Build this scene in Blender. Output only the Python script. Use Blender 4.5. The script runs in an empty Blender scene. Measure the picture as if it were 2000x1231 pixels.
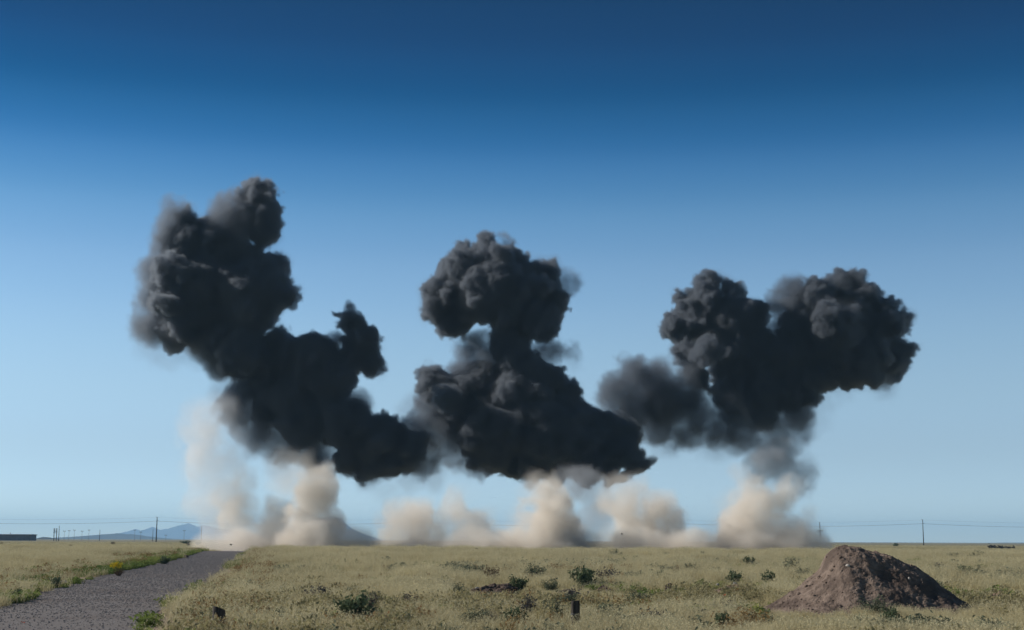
import bpy, bmesh, math, random
import numpy as np
from mathutils import Vector, Matrix

R = math.radians
sc = bpy.context.scene
col = sc.collection
rng = np.random.default_rng(7)
random.seed(7)

# ------------------------------------------------------------------ camera
FPX = 2747.0                      # focal length in pixels of a 2000 px wide frame
CAM_Z = 2.2
PITCH = math.atan((1056 - 615.5) / FPX)
ROLL = R(0.25)
cam_d = bpy.data.cameras.new('camera')
cam_d.sensor_width = 36.0
cam_d.lens = FPX / 2000 * 36.0
cam_d.clip_start = 0.5
cam_d.clip_end = 120000
cam_d.dof.use_dof = True
cam_d.dof.focus_distance = 230.0
cam_d.dof.aperture_fstop = 4.0
cam = bpy.data.objects.new('camera', cam_d)
col.objects.link(cam)
CAM_M = (Matrix.Rotation(R(90) + PITCH, 3, 'X') @ Matrix.Rotation(ROLL, 3, 'Z'))
cam.matrix_world = Matrix.Translation((0, 0, CAM_Z)) @ CAM_M.to_4x4()
sc.camera = cam

# ------------------------------------------------------------------ world, sun, exposure
SUN_EL, SUN_AZ = 30.0, -73.0      # azimuth from +Y, clockwise positive: the sun stands to the left, a little behind the smoke
w = bpy.data.worlds.new('World'); sc.world = w; w.use_nodes = True
nt = w.node_tree; nt.nodes.clear()
sky = nt.nodes.new('ShaderNodeTexSky'); sky.sky_type = 'NISHITA'; sky.sun_disc = False
sky.sun_elevation = R(SUN_EL); sky.sun_rotation = R(SUN_AZ)
sky.altitude = 1200; sky.air_density = 1.0; sky.dust_density = 0.0; sky.ozone_density = 2.0
tc = nt.nodes.new('ShaderNodeTexCoord')
sep = nt.nodes.new('ShaderNodeSeparateXYZ')
nt.links.new(tc.outputs['Generated'], sep.inputs[0])
ramp = nt.nodes.new('ShaderNodeValToRGB')
mp = nt.nodes.new('ShaderNodeMapRange')
mp.inputs['From Min'].default_value = 0.0; mp.inputs['From Max'].default_value = 0.5
nt.links.new(sep.outputs['Z'], mp.inputs['Value'])
nt.links.new(mp.outputs[0], ramp.inputs[0])
ramp.color_ramp.interpolation = 'CARDINAL'
SKY_TINT = [(0.000, (0.800, 0.930, 1.000)), (0.037, (0.669, 0.789, 1.000)), (0.109, (0.593, 0.652, 0.779)), (0.181, (0.668, 0.703, 0.751)), (0.253, (0.716, 0.757, 0.765)), (0.325, (0.675, 0.755, 0.775)), (0.397, (0.555, 0.694, 0.747)), (0.467, (0.346, 0.577, 0.681)), (0.537, (0.124, 0.388, 0.556)), (0.606, (0.014, 0.230, 0.379)), (0.673, (0.003, 0.151, 0.280)), (0.740, (0.001, 0.117, 0.221)), (1.000, (0.001, 0.101, 0.196))]
el = ramp.color_ramp.elements
while len(el) < len(SKY_TINT): el.new(0.5)
for e, (p, c) in zip(el, SKY_TINT): e.position = p; e.color = (*c, 1)
mul = nt.nodes.new('ShaderNodeMix'); mul.data_type = 'RGBA'; mul.blend_type = 'MULTIPLY'; mul.inputs[0].default_value = 1
nt.links.new(sky.outputs[0], mul.inputs[6]); nt.links.new(ramp.outputs[0], mul.inputs[7])
bg = nt.nodes.new('ShaderNodeBackground'); bg.inputs['Strength'].default_value = 0.15
nt.links.new(mul.outputs[2], bg.inputs['Color'])
wo = nt.nodes.new('ShaderNodeOutputWorld'); nt.links.new(bg.outputs[0], wo.inputs['Surface'])

sun_d = bpy.data.lights.new('sun', 'SUN'); sun_d.energy = 5.0; sun_d.angle = R(0.5); sun_d.color = (1.0, 0.955, 0.90)
sun = bpy.data.objects.new('sun', sun_d); col.objects.link(sun)
SUN_DIR = Vector((math.sin(R(SUN_AZ)) * math.cos(R(SUN_EL)), math.cos(R(SUN_AZ)) * math.cos(R(SUN_EL)), math.sin(R(SUN_EL))))
sun.rotation_euler = SUN_DIR.to_track_quat('Z', 'Y').to_euler()

vs = sc.view_settings
vs.view_transform = 'Standard'; vs.look = 'None'; vs.gamma = 1.0; vs.use_curve_mapping = False; vs.exposure = 0.0
cy = sc.cycles
cy.use_denoising = True; cy.adaptive_threshold = 0.006
cy.volume_bounces = 4; cy.max_bounces = 8; cy.diffuse_bounces = 3; cy.transparent_max_bounces = 12
cy.volume_step_rate = 1.7; cy.volume_max_steps = 512
cy.sample_clamp_indirect = 6.0

# ------------------------------------------------------------------ helpers
def lerp(a, b, t): return a + (b - a) * t
def sstep(a, b, x):
    t = np.clip((np.asarray(x, float) - a) / (b - a), 0, 1); return t * t * (3 - 2 * t)

def ray(px, py):
    return CAM_M @ Vector(((px - 1000) / FPX, (615.5 - py) / FPX, -1))
def at(px, py, Y):
    d = ray(px, py); return Vector((0, 0, CAM_Z)) + d * (Y / d.y)
def mpp(Y): return Y / FPX            # metres per photo pixel at distance Y

_L = {}
def vnoise2(x, y, seed=0):
    """smooth value noise in 2D, range -1..1"""
    if seed not in _L: _L[seed] = np.random.default_rng(1000 + seed).uniform(-1, 1, (256, 256))
    T = _L[seed]
    x = np.asarray(x, float); y = np.asarray(y, float)
    xi = np.floor(x).astype(int); yi = np.floor(y).astype(int)
    fx = x - xi; fy = y - yi
    fx = fx * fx * (3 - 2 * fx); fy = fy * fy * (3 - 2 * fy)
    a = T[xi & 255, yi & 255]; b = T[(xi + 1) & 255, yi & 255]
    c = T[xi & 255, (yi + 1) & 255]; d = T[(xi + 1) & 255, (yi + 1) & 255]
    return lerp(lerp(a, b, fx), lerp(c, d, fx), fy)
def fbm2(x, y, oct=4, seed=0):
    s = 0; a = 1.0; t = 0
    for o in range(oct):
        s = s + a * vnoise2(np.asarray(x) * 2 ** o + 17.3 * o, np.asarray(y) * 2 ** o - 9.1 * o, seed + o); t += a; a *= 0.5
    return s / t

def terrain(x, y):
    x = np.asarray(x, float); y = np.asarray(y, float)
    z = 0.85 * sstep(55, 150, y) - 0.55 * sstep(160, 215, y) + 0.35 * sstep(330, 560, y)
    z = z + 0.06 * fbm2(x / 14, y / 14, 3, 3) * (1 - sstep(300, 800, y)) + 0.10 * fbm2(x / 70, y / 70, 2, 9) * sstep(30, 120, y) * (1 - sstep(400, 900, y))
    return z
def ground(px, py):
    d = ray(px, py); t = 10.0 * 1.003 ** np.arange(1900)
    hit = np.where(CAM_Z + d.z * t <= terrain(d.x * t, d.y * t))[0]
    t = float(t[hit[0]] if len(hit) else t[-1])
    return Vector((d.x * t, d.y * t, float(terrain(d.x * t, d.y * t))))

def mesh_obj(name, verts, faces, mat, parent=None, smooth=False, link=True):
    me = bpy.data.meshes.new(name)
    me.from_pydata([tuple(v) for v in verts], [], [tuple(f) for f in faces])
    if smooth: me.polygons.foreach_set('use_smooth', [True] * len(me.polygons))
    if mat: me.materials.append(mat)
    o = bpy.data.objects.new(name, me)
    if link: col.objects.link(o)
    if parent: o.parent = parent
    return o
def tag(o, label=None, cat=None, group=None, kind=None):
    if label: o['label'] = label
    if cat: o['category'] = cat
    if group: o['group'] = group
    if kind: o['kind'] = kind
    return o
def empty(name, loc, label=None, cat=None, group=None):
    o = bpy.data.objects.new(name, None); col.objects.link(o); o.location = loc; o.empty_display_size = 0.2
    return tag(o, label, cat, group)

class MB:
    def __init__(s): s.v = []; s.f = []
    def add(s, v, f):
        n = len(s.v); s.v += [tuple(p) for p in v]; s.f += [tuple(i + n for i in q) for q in f]
    def box(s, lo, hi):
        (a, b, c), (d, e, g) = lo, hi
        s.add([(a,b,c),(d,b,c),(d,e,c),(a,e,c),(a,b,g),(d,b,g),(d,e,g),(a,e,g)],
              [(0,3,2,1),(4,5,6,7),(0,1,5,4),(1,2,6,5),(2,3,7,6),(3,0,4,7)])
    def tube(s, pts, rad, n=8, cap=True):
        pts = [Vector(p) for p in pts]; rings = []
        if not hasattr(rad, '__len__'): rad = [rad] * len(pts)
        base = len(s.v)
        for i, p in enumerate(pts):
            t = (pts[min(i + 1, len(pts) - 1)] - pts[max(i - 1, 0)]).normalized()
            u = t.cross(Vector((0.13, 0.97, 0.21))).normalized(); v = t.cross(u)
            for k in range(n):
                a = 2 * math.pi * k / n
                s.v.append(tuple(p + (u * math.cos(a) + v * math.sin(a)) * rad[i]))
        for i in range(len(pts) - 1):
            for k in range(n):
                a = base + i * n + k; b = base + i * n + (k + 1) % n
                s.f.append((a, b, b + n, a + n))
        if cap:
            s.f.append(tuple(base + k for k in range(n))[::-1])
            s.f.append(tuple(base + (len(pts) - 1) * n + k for k in range(n)))
    def build(s, name, mat, parent=None, smooth=False, link=True):
        return mesh_obj(name, s.v, s.f, mat, parent, smooth, link)

# ------------------------------------------------------------------ materials
def new_mat(name):
    m = bpy.data.materials.new(name); m.use_nodes = True
    m.node_tree.nodes.clear(); return m, m.node_tree
def N(nt, kind, **kw):
    n = nt.nodes.new(kind)
    for k, v in kw.items(): setattr(n, k, v)
    return n
def noise_mat(name, c1, c2, scale, rough=0.9, detail=6, bump=0.0, bscale=None, c3=None, scale3=1.0, stretch=(1, 1, 1), coord='Object', lo=0.35, hi=0.65):
    m, t = new_mat(name); L = t.links.new
    tc = N(t, 'ShaderNodeTexCoord'); mp = N(t, 'ShaderNodeMapping'); mp.inputs['Scale'].default_value = stretch
    L(tc.outputs[coord], mp.inputs[0])
    nz = N(t, 'ShaderNodeTexNoise'); nz.inputs['Scale'].default_value = scale; nz.inputs['Detail'].default_value = detail; nz.inputs['Roughness'].default_value = 0.65
    L(mp.outputs[0], nz.inputs['Vector'])
    r = N(t, 'ShaderNodeValToRGB'); e = r.color_ramp.elements
    e[0].position = lo; e[0].color = (*c1, 1); e[1].position = hi; e[1].color = (*c2, 1)
    L(nz.outputs[0], r.inputs[0]); out_c = r.outputs[0]
    if c3:
        n3 = N(t, 'ShaderNodeTexNoise'); n3.inputs['Scale'].default_value = scale3; n3.inputs['Detail'].default_value = 4
        L(mp.outputs[0], n3.inputs['Vector'])
        r3 = N(t, 'ShaderNodeMapRange'); r3.inputs['From Min'].default_value = 0.48; r3.inputs['From Max'].default_value = 0.62
        L(n3.outputs[0], r3.inputs[0])
        mx = N(t, 'ShaderNodeMix', data_type='RGBA'); L(r3.outputs[0], mx.inputs[0]); L(out_c, mx.inputs[6]); mx.inputs[7].default_value = (*c3, 1)
        out_c = mx.outputs[2]
    b = N(t, 'ShaderNodeBsdfPrincipled'); b.inputs['Roughness'].default_value = rough
    b.inputs['Specular IOR Level'].default_value = 0.15
    L(out_c, b.inputs['Base Color'])
    if bump:
        nb = N(t, 'ShaderNodeTexNoise'); nb.inputs['Scale'].default_value = bscale or scale * 3; nb.inputs['Detail'].default_value = 6
        L(mp.outputs[0], nb.inputs['Vector'])
        bp = N(t, 'ShaderNodeBump'); bp.inputs['Strength'].default_value = 1.0; bp.inputs['Distance'].default_value = bump
        L(nb.outputs[0], bp.inputs['Height']); L(bp.outputs[0], b.inputs['Normal'])
    o = N(t, 'ShaderNodeOutputMaterial'); L(b.outputs[0], o.inputs['Surface'])
    return m
def leaf_mat(name, c1, c2, tip=None, trans=0.35):
    """blade or leaf material; each instance takes its own tone from the attribute 'tint' or its random number"""
    m, t = new_mat(name); L = t.links.new
    at_ = N(t, 'ShaderNodeAttribute', attribute_type='INSTANCER', attribute_name='tint')
    oi = N(t, 'ShaderNodeObjectInfo')
    ad = N(t, 'ShaderNodeMath', operation='MULTIPLY_ADD'); ad.inputs[1].default_value = 0.35
    L(oi.outputs['Random'], ad.inputs[0]); L(at_.outputs['Fac'], ad.inputs[2])
    mx = N(t, 'ShaderNodeMix', data_type='RGBA'); L(ad.outputs[0], mx.inputs[0]); mx.inputs[6].default_value = (*c1, 1); mx.inputs[7].default_value = (*c2, 1)
    c = mx.outputs[2]
    if tip:
        tt = N(t, 'ShaderNodeAttribute', attribute_type='GEOMETRY', attribute_name='tipv')
        m2 = N(t, 'ShaderNodeMix', data_type='RGBA'); L(tt.outputs['Fac'], m2.inputs[0]); L(c, m2.inputs[6]); m2.inputs[7].default_value = (*tip, 1)
        c = m2.outputs[2]
    d = N(t, 'ShaderNodeBsdfDiffuse'); L(c, d.inputs[0])
    tr = N(t, 'ShaderNodeBsdfTranslucent'); L(c, tr.inputs[0])
    ms = N(t, 'ShaderNodeMixShader'); ms.inputs[0].default_value = trans
    L(d.outputs[0], ms.inputs[1]); L(tr.outputs[0], ms.inputs[2])
    o = N(t, 'ShaderNodeOutputMaterial'); L(ms.outputs[0], o.inputs['Surface'])
    return m
def volume_mat(name, color, dens, aniso=0.2, tint=None, tscale=0.06):
    m, t = new_mat(name); L = t.links.new
    at_ = N(t, 'ShaderNodeAttribute', attribute_name='density')
    mu = N(t, 'ShaderNodeMath', operation='MULTIPLY'); mu.inputs[1].default_value = dens
    L(at_.outputs['Fac'], mu.inputs[0])
    v = N(t, 'ShaderNodeVolumePrincipled'); v.inputs['Color'].default_value = (*color, 1); v.inputs['Anisotropy'].default_value = aniso
    v.inputs['Density Attribute'].default_value = ''
    if tint:
        tc = N(t, 'ShaderNodeTexCoord'); nz = N(t, 'ShaderNodeTexNoise'); nz.inputs['Scale'].default_value = tscale; nz.inputs['Detail'].default_value = 1
        L(tc.outputs['Object'], nz.inputs['Vector'])
        mr = N(t, 'ShaderNodeMapRange'); mr.inputs['From Min'].default_value = 0.45; mr.inputs['From Max'].default_value = 0.65
        L(nz.outputs[0], mr.inputs[0])
        mx = N(t, 'ShaderNodeMix', data_type='RGBA'); L(mr.outputs[0], mx.inputs[0]); mx.inputs[6].default_value = (*color, 1); mx.inputs[7].default_value = (*tint, 1)
        L(mx.outputs[2], v.inputs['Color'])
    L(mu.outputs[0], v.inputs['Density'])
    o = N(t, 'ShaderNodeOutputMaterial'); L(v.outputs[0], o.inputs['Volume'])
    return m

M = {}
M['ground'] = noise_mat('dry_earth_and_straw', (0.17, 0.145, 0.075), (0.31, 0.265, 0.145), 0.9, c3=(0.15, 0.14, 0.07), scale3=0.05, bump=0.03, bscale=6)
M['dirt'] = noise_mat('reddish_dirt', (0.16, 0.105, 0.075), (0.30, 0.215, 0.16), 1.6, bump=0.05, bscale=9)
M['shoulder'] = noise_mat('road_shoulder_dirt', (0.20, 0.14, 0.105), (0.30, 0.23, 0.18), 1.1, bump=0.03, bscale=14)
M['mound'] = noise_mat('clodded_brown_earth', (0.115, 0.082, 0.062), (0.24, 0.18, 0.14), 3.5, detail=12, bump=0.05, bscale=13, c3=(0.10, 0.072, 0.056), scale3=0.8)
M['clod'] = noise_mat('dark_clod', (0.05, 0.036, 0.028), (0.14, 0.10, 0.075), 3, bump=0.03, bscale=12)
M['road'] = noise_mat('grey_gravel', (0.095, 0.084, 0.077), (0.255, 0.228, 0.21), 34, detail=3, bump=0.02, bscale=30, c3=(0.145, 0.122, 0.108), scale3=0.22, lo=0.3, hi=0.7)
M['stone'] = noise_mat('pale_stone', (0.30, 0.265, 0.23), (0.46, 0.42, 0.37), 5, bump=0.02)
M['pebble'] = noise_mat('gravel_stone', (0.125, 0.112, 0.103), (0.34, 0.306, 0.284), 0.8, coord='Object')
M['wood'] = noise_mat('weathered_post_wood', (0.020, 0.017, 0.015), (0.085, 0.07, 0.058), 14, stretch=(1, 1, 0.12), bump=0.008, bscale=30)
M['pole'] = noise_mat('creosoted_pole_wood', (0.035, 0.03, 0.028), (0.07, 0.06, 0.055), 3, stretch=(1, 1, 0.2))
M['steel'] = noise_mat('galvanised_steel', (0.18, 0.18, 0.19), (0.26, 0.26, 0.27), 2, rough=0.5)
M['wire'] = noise_mat('dull_cable', (0.06, 0.06, 0.065), (0.09, 0.09, 0.095), 1)
M['shed'] = noise_mat('dark_corrugated_sheet', (0.07, 0.065, 0.075), (0.11, 0.10, 0.11), 0.5)
M['hill'] = noise_mat('far_scrub_hill', (0.035, 0.042, 0.035), (0.075, 0.075, 0.06), 0.004)
M['burnt'] = noise_mat('burnt_brush', (0.012, 0.012, 0.012), (0.04, 0.035, 0.03), 1.5)
M['dry'] = leaf_mat('dry_grass_blade', (0.345, 0.293, 0.152), (0.575, 0.50, 0.29), tip=(0.63, 0.56, 0.35))
M['green'] = leaf_mat('green_roadside_grass', (0.10, 0.16, 0.04), (0.25, 0.275, 0.08))
M['rust'] = leaf_mat('rusty_weed', (0.19, 0.11, 0.05), (0.29, 0.20, 0.085), tip=(0.38, 0.28, 0.15))
M['seed'] = leaf_mat('weed_with_pale_seed', (0.19, 0.175, 0.085), (0.36, 0.31, 0.155), tip=(0.50, 0.44, 0.29))
M['sage'] = leaf_mat('sage_leaf', (0.115, 0.135, 0.085), (0.20, 0.215, 0.14), trans=0.2)
M['deep'] = leaf_mat('deep_green_leaf', (0.10, 0.13, 0.07), (0.165, 0.195, 0.11), trans=0.2)
M['dusk'] = leaf_mat('dusky_purple_leaf', (0.085, 0.08, 0.078), (0.14, 0.13, 0.12), trans=0.2)
M['brown'] = leaf_mat('brown_tumbleweed', (0.10, 0.065, 0.04), (0.17, 0.12, 0.075), trans=0.2)
M['yellow'] = leaf_mat('yellow_flower', (0.60, 0.45, 0.02), (0.75, 0.60, 0.04), trans=0.2)
M['stem'] = noise_mat('woody_stem', (0.07, 0.055, 0.04), (0.13, 0.10, 0.075), 8)
M['orange'] = noise_mat('orange_red_petals', (0.55, 0.10, 0.05), (0.65, 0.16, 0.08), 8)
M['soot'] = noise_mat('sooty_smoke_core', (0.012, 0.012, 0.013), (0.022, 0.021, 0.021), 0.1, rough=1.0)
M['dustcore'] = noise_mat('thick_dust_core', (0.42, 0.33, 0.25), (0.52, 0.43, 0.34), 0.2, rough=1.0)

# ------------------------------------------------------------------ ground sheet, road, shoulders
def ground_sheet():
    ys = np.concatenate([np.linspace(-60, 18, 8)[:-1], np.linspace(18, 230, 240), np.geomspace(231, 16200, 60)])
    us = np.linspace(-1, 1, 161)
    us = np.sign(us) * np.abs(us) ** 1.3
    V = []; 
    for y in ys:
        half = max(60.0, 0.75 * abs(y) + 40)
        x = us * half
        z = terrain(x, np.full_like(x, y))
        V.append(np.stack([x, np.full_like(x, y), z], 1))
    n = len(us); V = np.concatenate(V)
    F = [(i * n + j, i * n + j + 1, (i + 1) * n + j + 1, (i + 1) * n + j) for i in range(len(ys) - 1) for j in range(n - 1)]
    o = mesh_obj('ground', V, F, M['ground'], smooth=True)
    return tag(o, 'flat dry grassland with pale soil running out to the horizon', None, None, 'structure')
ground_sheet()

LEFT_E = [(-420, 1330), (-160, 1240), (0, 1186), (100, 1153), (180, 1131), (240, 1116), (310, 1101), (352, 1090), (380, 1081)]
RIGHT_E = [(180, 1330), (262, 1240), (300, 1204), (342, 1172), (385, 1143), (416, 1122), (444, 1105), (464, 1091), (478, 1081)]
def edge_line(pts):
    g = [ground(*p) for p in pts]
    P = np.array([[p.x, p.y] for p in g]); 
    d = P[-1] - P[-2]; d = d / np.linalg.norm(d)
    P = np.vstack([P] + [P[-1] + d * k for k in (40, 100, 260)])
    return P[np.argsort(P[:, 1])]
LE, RE = edge_line(LEFT_E), edge_line(RIGHT_E)
def road_x(y): return np.interp(y, LE[:, 1], LE[:, 0]), np.interp(y, RE[:, 1], RE[:, 0])
def ribbon(name, y0, y1, fl, fr, lift, mat, nx=10, ny=260, jag=0.0, seed=30):
    ys = np.geomspace(y0, y1, ny); V = []
    for y in ys:
        l, r = road_x(y)
        a, b = fl(l, r), fr(l, r)
        a += jag * float(fbm2(y / 1.7, 3.3, 4, seed)); b += jag * float(fbm2(y / 1.7, 7.7, 4, seed + 2))
        x = np.linspace(a, b, nx)
        V.append(np.stack([x, np.full(nx, y), terrain(x, np.full(nx, y)) + lift], 1))
    V = np.concatenate(V)
    F = [(i * nx + j, i * nx + j + 1, (i + 1) * nx + j + 1, (i + 1) * nx + j) for i in range(ny - 1) for j in range(nx - 1)]
    return mesh_obj(name, V, F, mat, smooth=True)
o = ribbon('road_shoulder', 20, 330, lambda l, r: l - 0.8, lambda l, r: r + 1.0, 0.014, M['shoulder'], jag=0.5)
tag(o, 'bare reddish dirt shoulder on both sides of the gravel road', kind='structure')
o = ribbon('road', 20, 330, lambda l, r: l, lambda l, r: r, 0.03, M['road'], jag=0.2, seed=50)
tag(o, 'grey gravel road climbing from lower left to the crest', kind='structure')

# ------------------------------------------------------------------ far hills
def ridge(name, pts, Y, depth, label, seed=1, rough=0.07):
    """a solid ridge whose skyline follows pts (photo pixels at distance Y), with sloping flanks before and behind"""
    P = [at(px, py, Y) for px, py in pts]
    xs = np.linspace(P[0].x, P[-1].x, 200)
    zt = np.interp(xs, [p.x for p in P], [p.z for p in P])
    zs = zt
    vs_ = np.linspace(-1, 1, 41); V = []
    span = xs[-1] - xs[0]
    for v in vs_:
        prof = (1 - abs(v)) ** 0.9
        x = xs; y = np.full_like(xs, Y + v * depth)
        h = np.maximum(zs, 0.2)
        z = h * prof * (1 + 0.35 * fbm2(x / span * 22, v * 5 + 0 * x, 4, seed) * (abs(v))) + rough * h * fbm2(x / span * 60, v * 9 + 0 * x, 3, seed + 5)
        z = np.where(np.abs(v) > 0.99, -1.0, z)
        V.append(np.stack([x + y * 0, y, z], 1))
    V = np.concatenate(V); n = 200
    F = [(i * n + j, i * n + j + 1, (i + 1) * n + j + 1, (i + 1) * n + j) for i in range(40) for j in range(n - 1)]
    o = mesh_obj(name, V, F, M['hill'], smooth=True)
    return tag(o, label, kind='structure')
ridge('mountain_range', [(215, 1056), (235, 1049), (262, 1034), (280, 1037), (298, 1029), (310, 1036), (334, 1031), (352, 1026), (370, 1023), (384, 1029), (398, 1026), (420, 1031), (450, 1036), (500, 1044), (560, 1050), (600, 1055)], 15000, 1200,
      'pale blue jagged mountain range behind the utility poles', 2)
ridge('mesa', [(560, 1056), (585, 1046), (604, 1030), (614, 1012), (630, 1010), (648, 1009), (667, 1012), (676, 1024), (690, 1034), (712, 1044), (735, 1051), (752, 1056)], 9500, 560,
      'flat topped blue mesa beside the dust plumes', 4, 0.015)
ridge('hill', [(96, 1056), (130, 1050), (165, 1047), (190, 1045), (230, 1042), (262, 1044), (300, 1050), (340, 1055), (380, 1057)], 6000, 500,
      'low rounded dark blue hill left of the tall pole', 6)
ridge('hill', [(50, 1056), (70, 1053), (84, 1049), (98, 1050), (112, 1054), (118, 1056)], 2600, 60,
      'small dark hump between shed and twin pole frame', 8)
ridge('hill', [(1790, 1066), (1850, 1064), (1900, 1062), (1960, 1060), (2040, 1060), (2200, 1062)], 5200, 300,
      'thin dark rise on the horizon at right', 11)

# ------------------------------------------------------------------ haze: the air itself
mb = MB(); mb.box((-13000, -400, -2.5), (13000, 16500, 215))
haze = mb.build('haze', None)
hm, t = new_mat('desert_air')
hv = N(t, 'ShaderNodeVolumePrincipled'); hv.inputs['Color'].default_value = (0.42, 0.70, 1.0, 1); hv.inputs['Density'].default_value = 1.02e-4
hv.inputs['Density Attribute'].default_value = ''; hv.inputs['Anisotropy'].default_value = 0.1
ho = N(t, 'ShaderNodeOutputMaterial'); t.links.new(hv.outputs[0], ho.inputs['Volume'])
haze.data.materials.append(hm)
tag(haze, 'thin blue desert haze in the far air', 'haze', kind='stuff')

# ------------------------------------------------------------------ smoke and dust
NB, NVOX = 208, 0.2              # a periodic block of turbulence, shared by all clouds at random offsets
def _spread(A, m, axis):
    """cubic B-spline interpolation of a periodic lattice of m cells to NB samples along one axis"""
    x = np.arange(NB) * m / NB; i = np.floor(x).astype(int); f = (x - i).astype(np.float32); out = 0
    for k, w_ in enumerate(((1 - f) ** 3 / 6, (3 * f ** 3 - 6 * f ** 2 + 4) / 6, (-3 * f ** 3 + 3 * f ** 2 + 3 * f + 1) / 6, f ** 3 / 6)):
        out = out + np.take(A, (i + k) % m, axis=axis) * w_.reshape([-1 if j == axis else 1 for j in range(3)])
    return out
def noise_block(size, seed, octaves=4, gain=0.55, billow=False, stretch=(1, 1, 1)):
    g = np.random.default_rng(seed); s = np.zeros((NB,) * 3, np.float32); a = 1.0; t = 0
    for o in range(octaves):
        ms = [max(4, round(NB * NVOX * 2 ** o / (size * stretch[k]))) for k in range(3)]
        if ms[0] > NB / 1.5: break
        L = g.uniform(-1, 1, ms).astype(np.float32)
        A = _spread(_spread(_spread(L, ms[2], 2), ms[1], 1), ms[0], 0) * 2.4
        s += a * (np.abs(A) * 2 - 0.8 if billow else A); t += a; a *= gain
    return s / t
BLOCK = dict(warp=noise_block(6.0, 1, 5, 0.5), fine=noise_block(2.2, 2, 3, 0.6, billow=True), coarse=noise_block(6.0, 3, 5, 0.6),
             grain=noise_block(2.4, 4, 4, 0.65), streak=noise_block(3.0, 5, 4, 0.6, stretch=(1, 1, 3.0)))
def turb(name, shape, g):
    A = BLOCK[name]
    for k in range(3):
        i = (g.integers(NB) + (1 if g.uniform() < 0.5 else -1) * np.arange(shape[k])) % NB
        A = np.take(A, i, axis=k)
    return A

def grow(puffs, g, n1, n2, k1=(0.22, 0.5), k2=(0.25, 0.5)):
    """puffs -> children -> grandchildren, the cauliflower build of a rolling cloud"""
    out = [(c, r) for c, r in puffs]
    for c, r in puffs:
        for _ in range(n1):
            d = g.normal(size=3); d /= np.linalg.norm(d)
            r1 = r * g.uniform(*k1); c1 = c + d * (r * 1.02 - r1 * g.uniform(0.25, 0.75))
            out.append((c1, r1))
            for _ in range(n2):
                e = g.normal(size=3) + d * 0.8; e /= np.linalg.norm(e)
                r2 = r1 * g.uniform(*k2); out.append((c1 + e * (r1 * 1.02 - r2 * g.uniform(0.2, 0.7)), r2))
    return out

def stamp(spheres, lo, vox, shape, XW):
    sd = np.full(shape, 9.0, np.float32)
    for c, r in spheres:
        pad = 3.4 if r > 1.5 else 2.1
        a = np.maximum(np.floor((c - r - pad - lo) / vox).astype(int), 0)
        b = np.minimum(np.ceil((c + r + pad - lo) / vox).astype(int) + 1, shape)
        if np.any(b <= a): continue
        S = tuple(slice(a[k], b[k]) for k in range(3))
        d = np.sqrt((XW[0][S] - c[0]) ** 2 + (XW[1][S] - c[1]) ** 2 + (XW[2][S] - c[2]) ** 2) - r
        np.minimum(sd[S], d, out=sd[S])
    return sd

def volume_tree(src, attr, lo, vox, shape, mat, threshold=None):
    t = bpy.data.node_groups.new('density_grid', 'GeometryNodeTree')
    t.interface.new_socket('Geometry', in_out='INPUT', socket_type='NodeSocketGeometry')
    t.interface.new_socket('Geometry', in_out='OUTPUT', socket_type='NodeSocketGeometry')
    L = t.links.new
    oi = N(t, 'GeometryNodeObjectInfo'); oi.inputs[0].default_value = src
    si = N(t, 'GeometryNodeSampleIndex', data_type='FLOAT', domain='POINT', clamp=True)
    na = N(t, 'GeometryNodeInputNamedAttribute', data_type='FLOAT'); na.inputs[0].default_value = attr
    L(oi.outputs['Geometry'], si.inputs['Geometry'])
    L(na.outputs['Attribute'], si.inputs['Value'])
    ps = N(t, 'GeometryNodeInputPosition')
    sub = N(t, 'ShaderNodeVectorMath', operation='SUBTRACT'); sub.inputs[1].default_value = tuple(lo); L(ps.outputs[0], sub.inputs[0])
    scl = N(t, 'ShaderNodeVectorMath', operation='SCALE'); scl.inputs['Scale'].default_value = 1.0 / vox; L(sub.outputs[0], scl.inputs[0])
    add = N(t, 'ShaderNodeVectorMath', operation='ADD'); add.inputs[1].default_value = (0.5, 0.5, 0.5); L(scl.outputs[0], add.inputs[0])
    fl = N(t, 'ShaderNodeVectorMath', operation='FLOOR'); L(add.outputs[0], fl.inputs[0])
    sp = N(t, 'ShaderNodeSeparateXYZ'); L(fl.outputs[0], sp.inputs[0])
    # the index is built in two integer-valued steps that stay exact in single precision
    m1 = N(t, 'FunctionNodeIntegerMath', operation='MULTIPLY_ADD'); m1.inputs[1].default_value = shape[1]
    m2 = N(t, 'FunctionNodeIntegerMath', operation='MULTIPLY_ADD'); m2.inputs[1].default_value = shape[2]
    L(sp.outputs[0], m1.inputs[0]); L(sp.outputs[1], m1.inputs[2])
    L(m1.outputs[0], m2.inputs[0]); L(sp.outputs[2], m2.inputs[2])
    L(m2.outputs[0], si.inputs['Index'])
    vc = N(t, 'GeometryNodeVolumeCube')
    vc.inputs['Min'].default_value = tuple(lo); vc.inputs['Max'].default_value = tuple(lo + vox * (np.array(shape) - 1))
    for k, a in enumerate('XYZ'): vc.inputs['Resolution ' + a].default_value = int(shape[k])
    L(si.outputs[0], vc.inputs['Density'])
    out = vc.outputs[0]
    if threshold is not None:
        vm = N(t, 'GeometryNodeVolumeToMesh'); vm.inputs['Threshold'].default_value = threshold; vm.inputs['Adaptivity'].default_value = 0.15
        L(out, vm.inputs[0]); out = vm.outputs[0]
    sm = N(t, 'GeometryNodeSetMaterial'); sm.inputs['Material'].default_value = mat
    L(out, sm.inputs[0])
    go = N(t, 'NodeGroupOutput'); L(sm.outputs[0], go.inputs[0])
    return t

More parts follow.
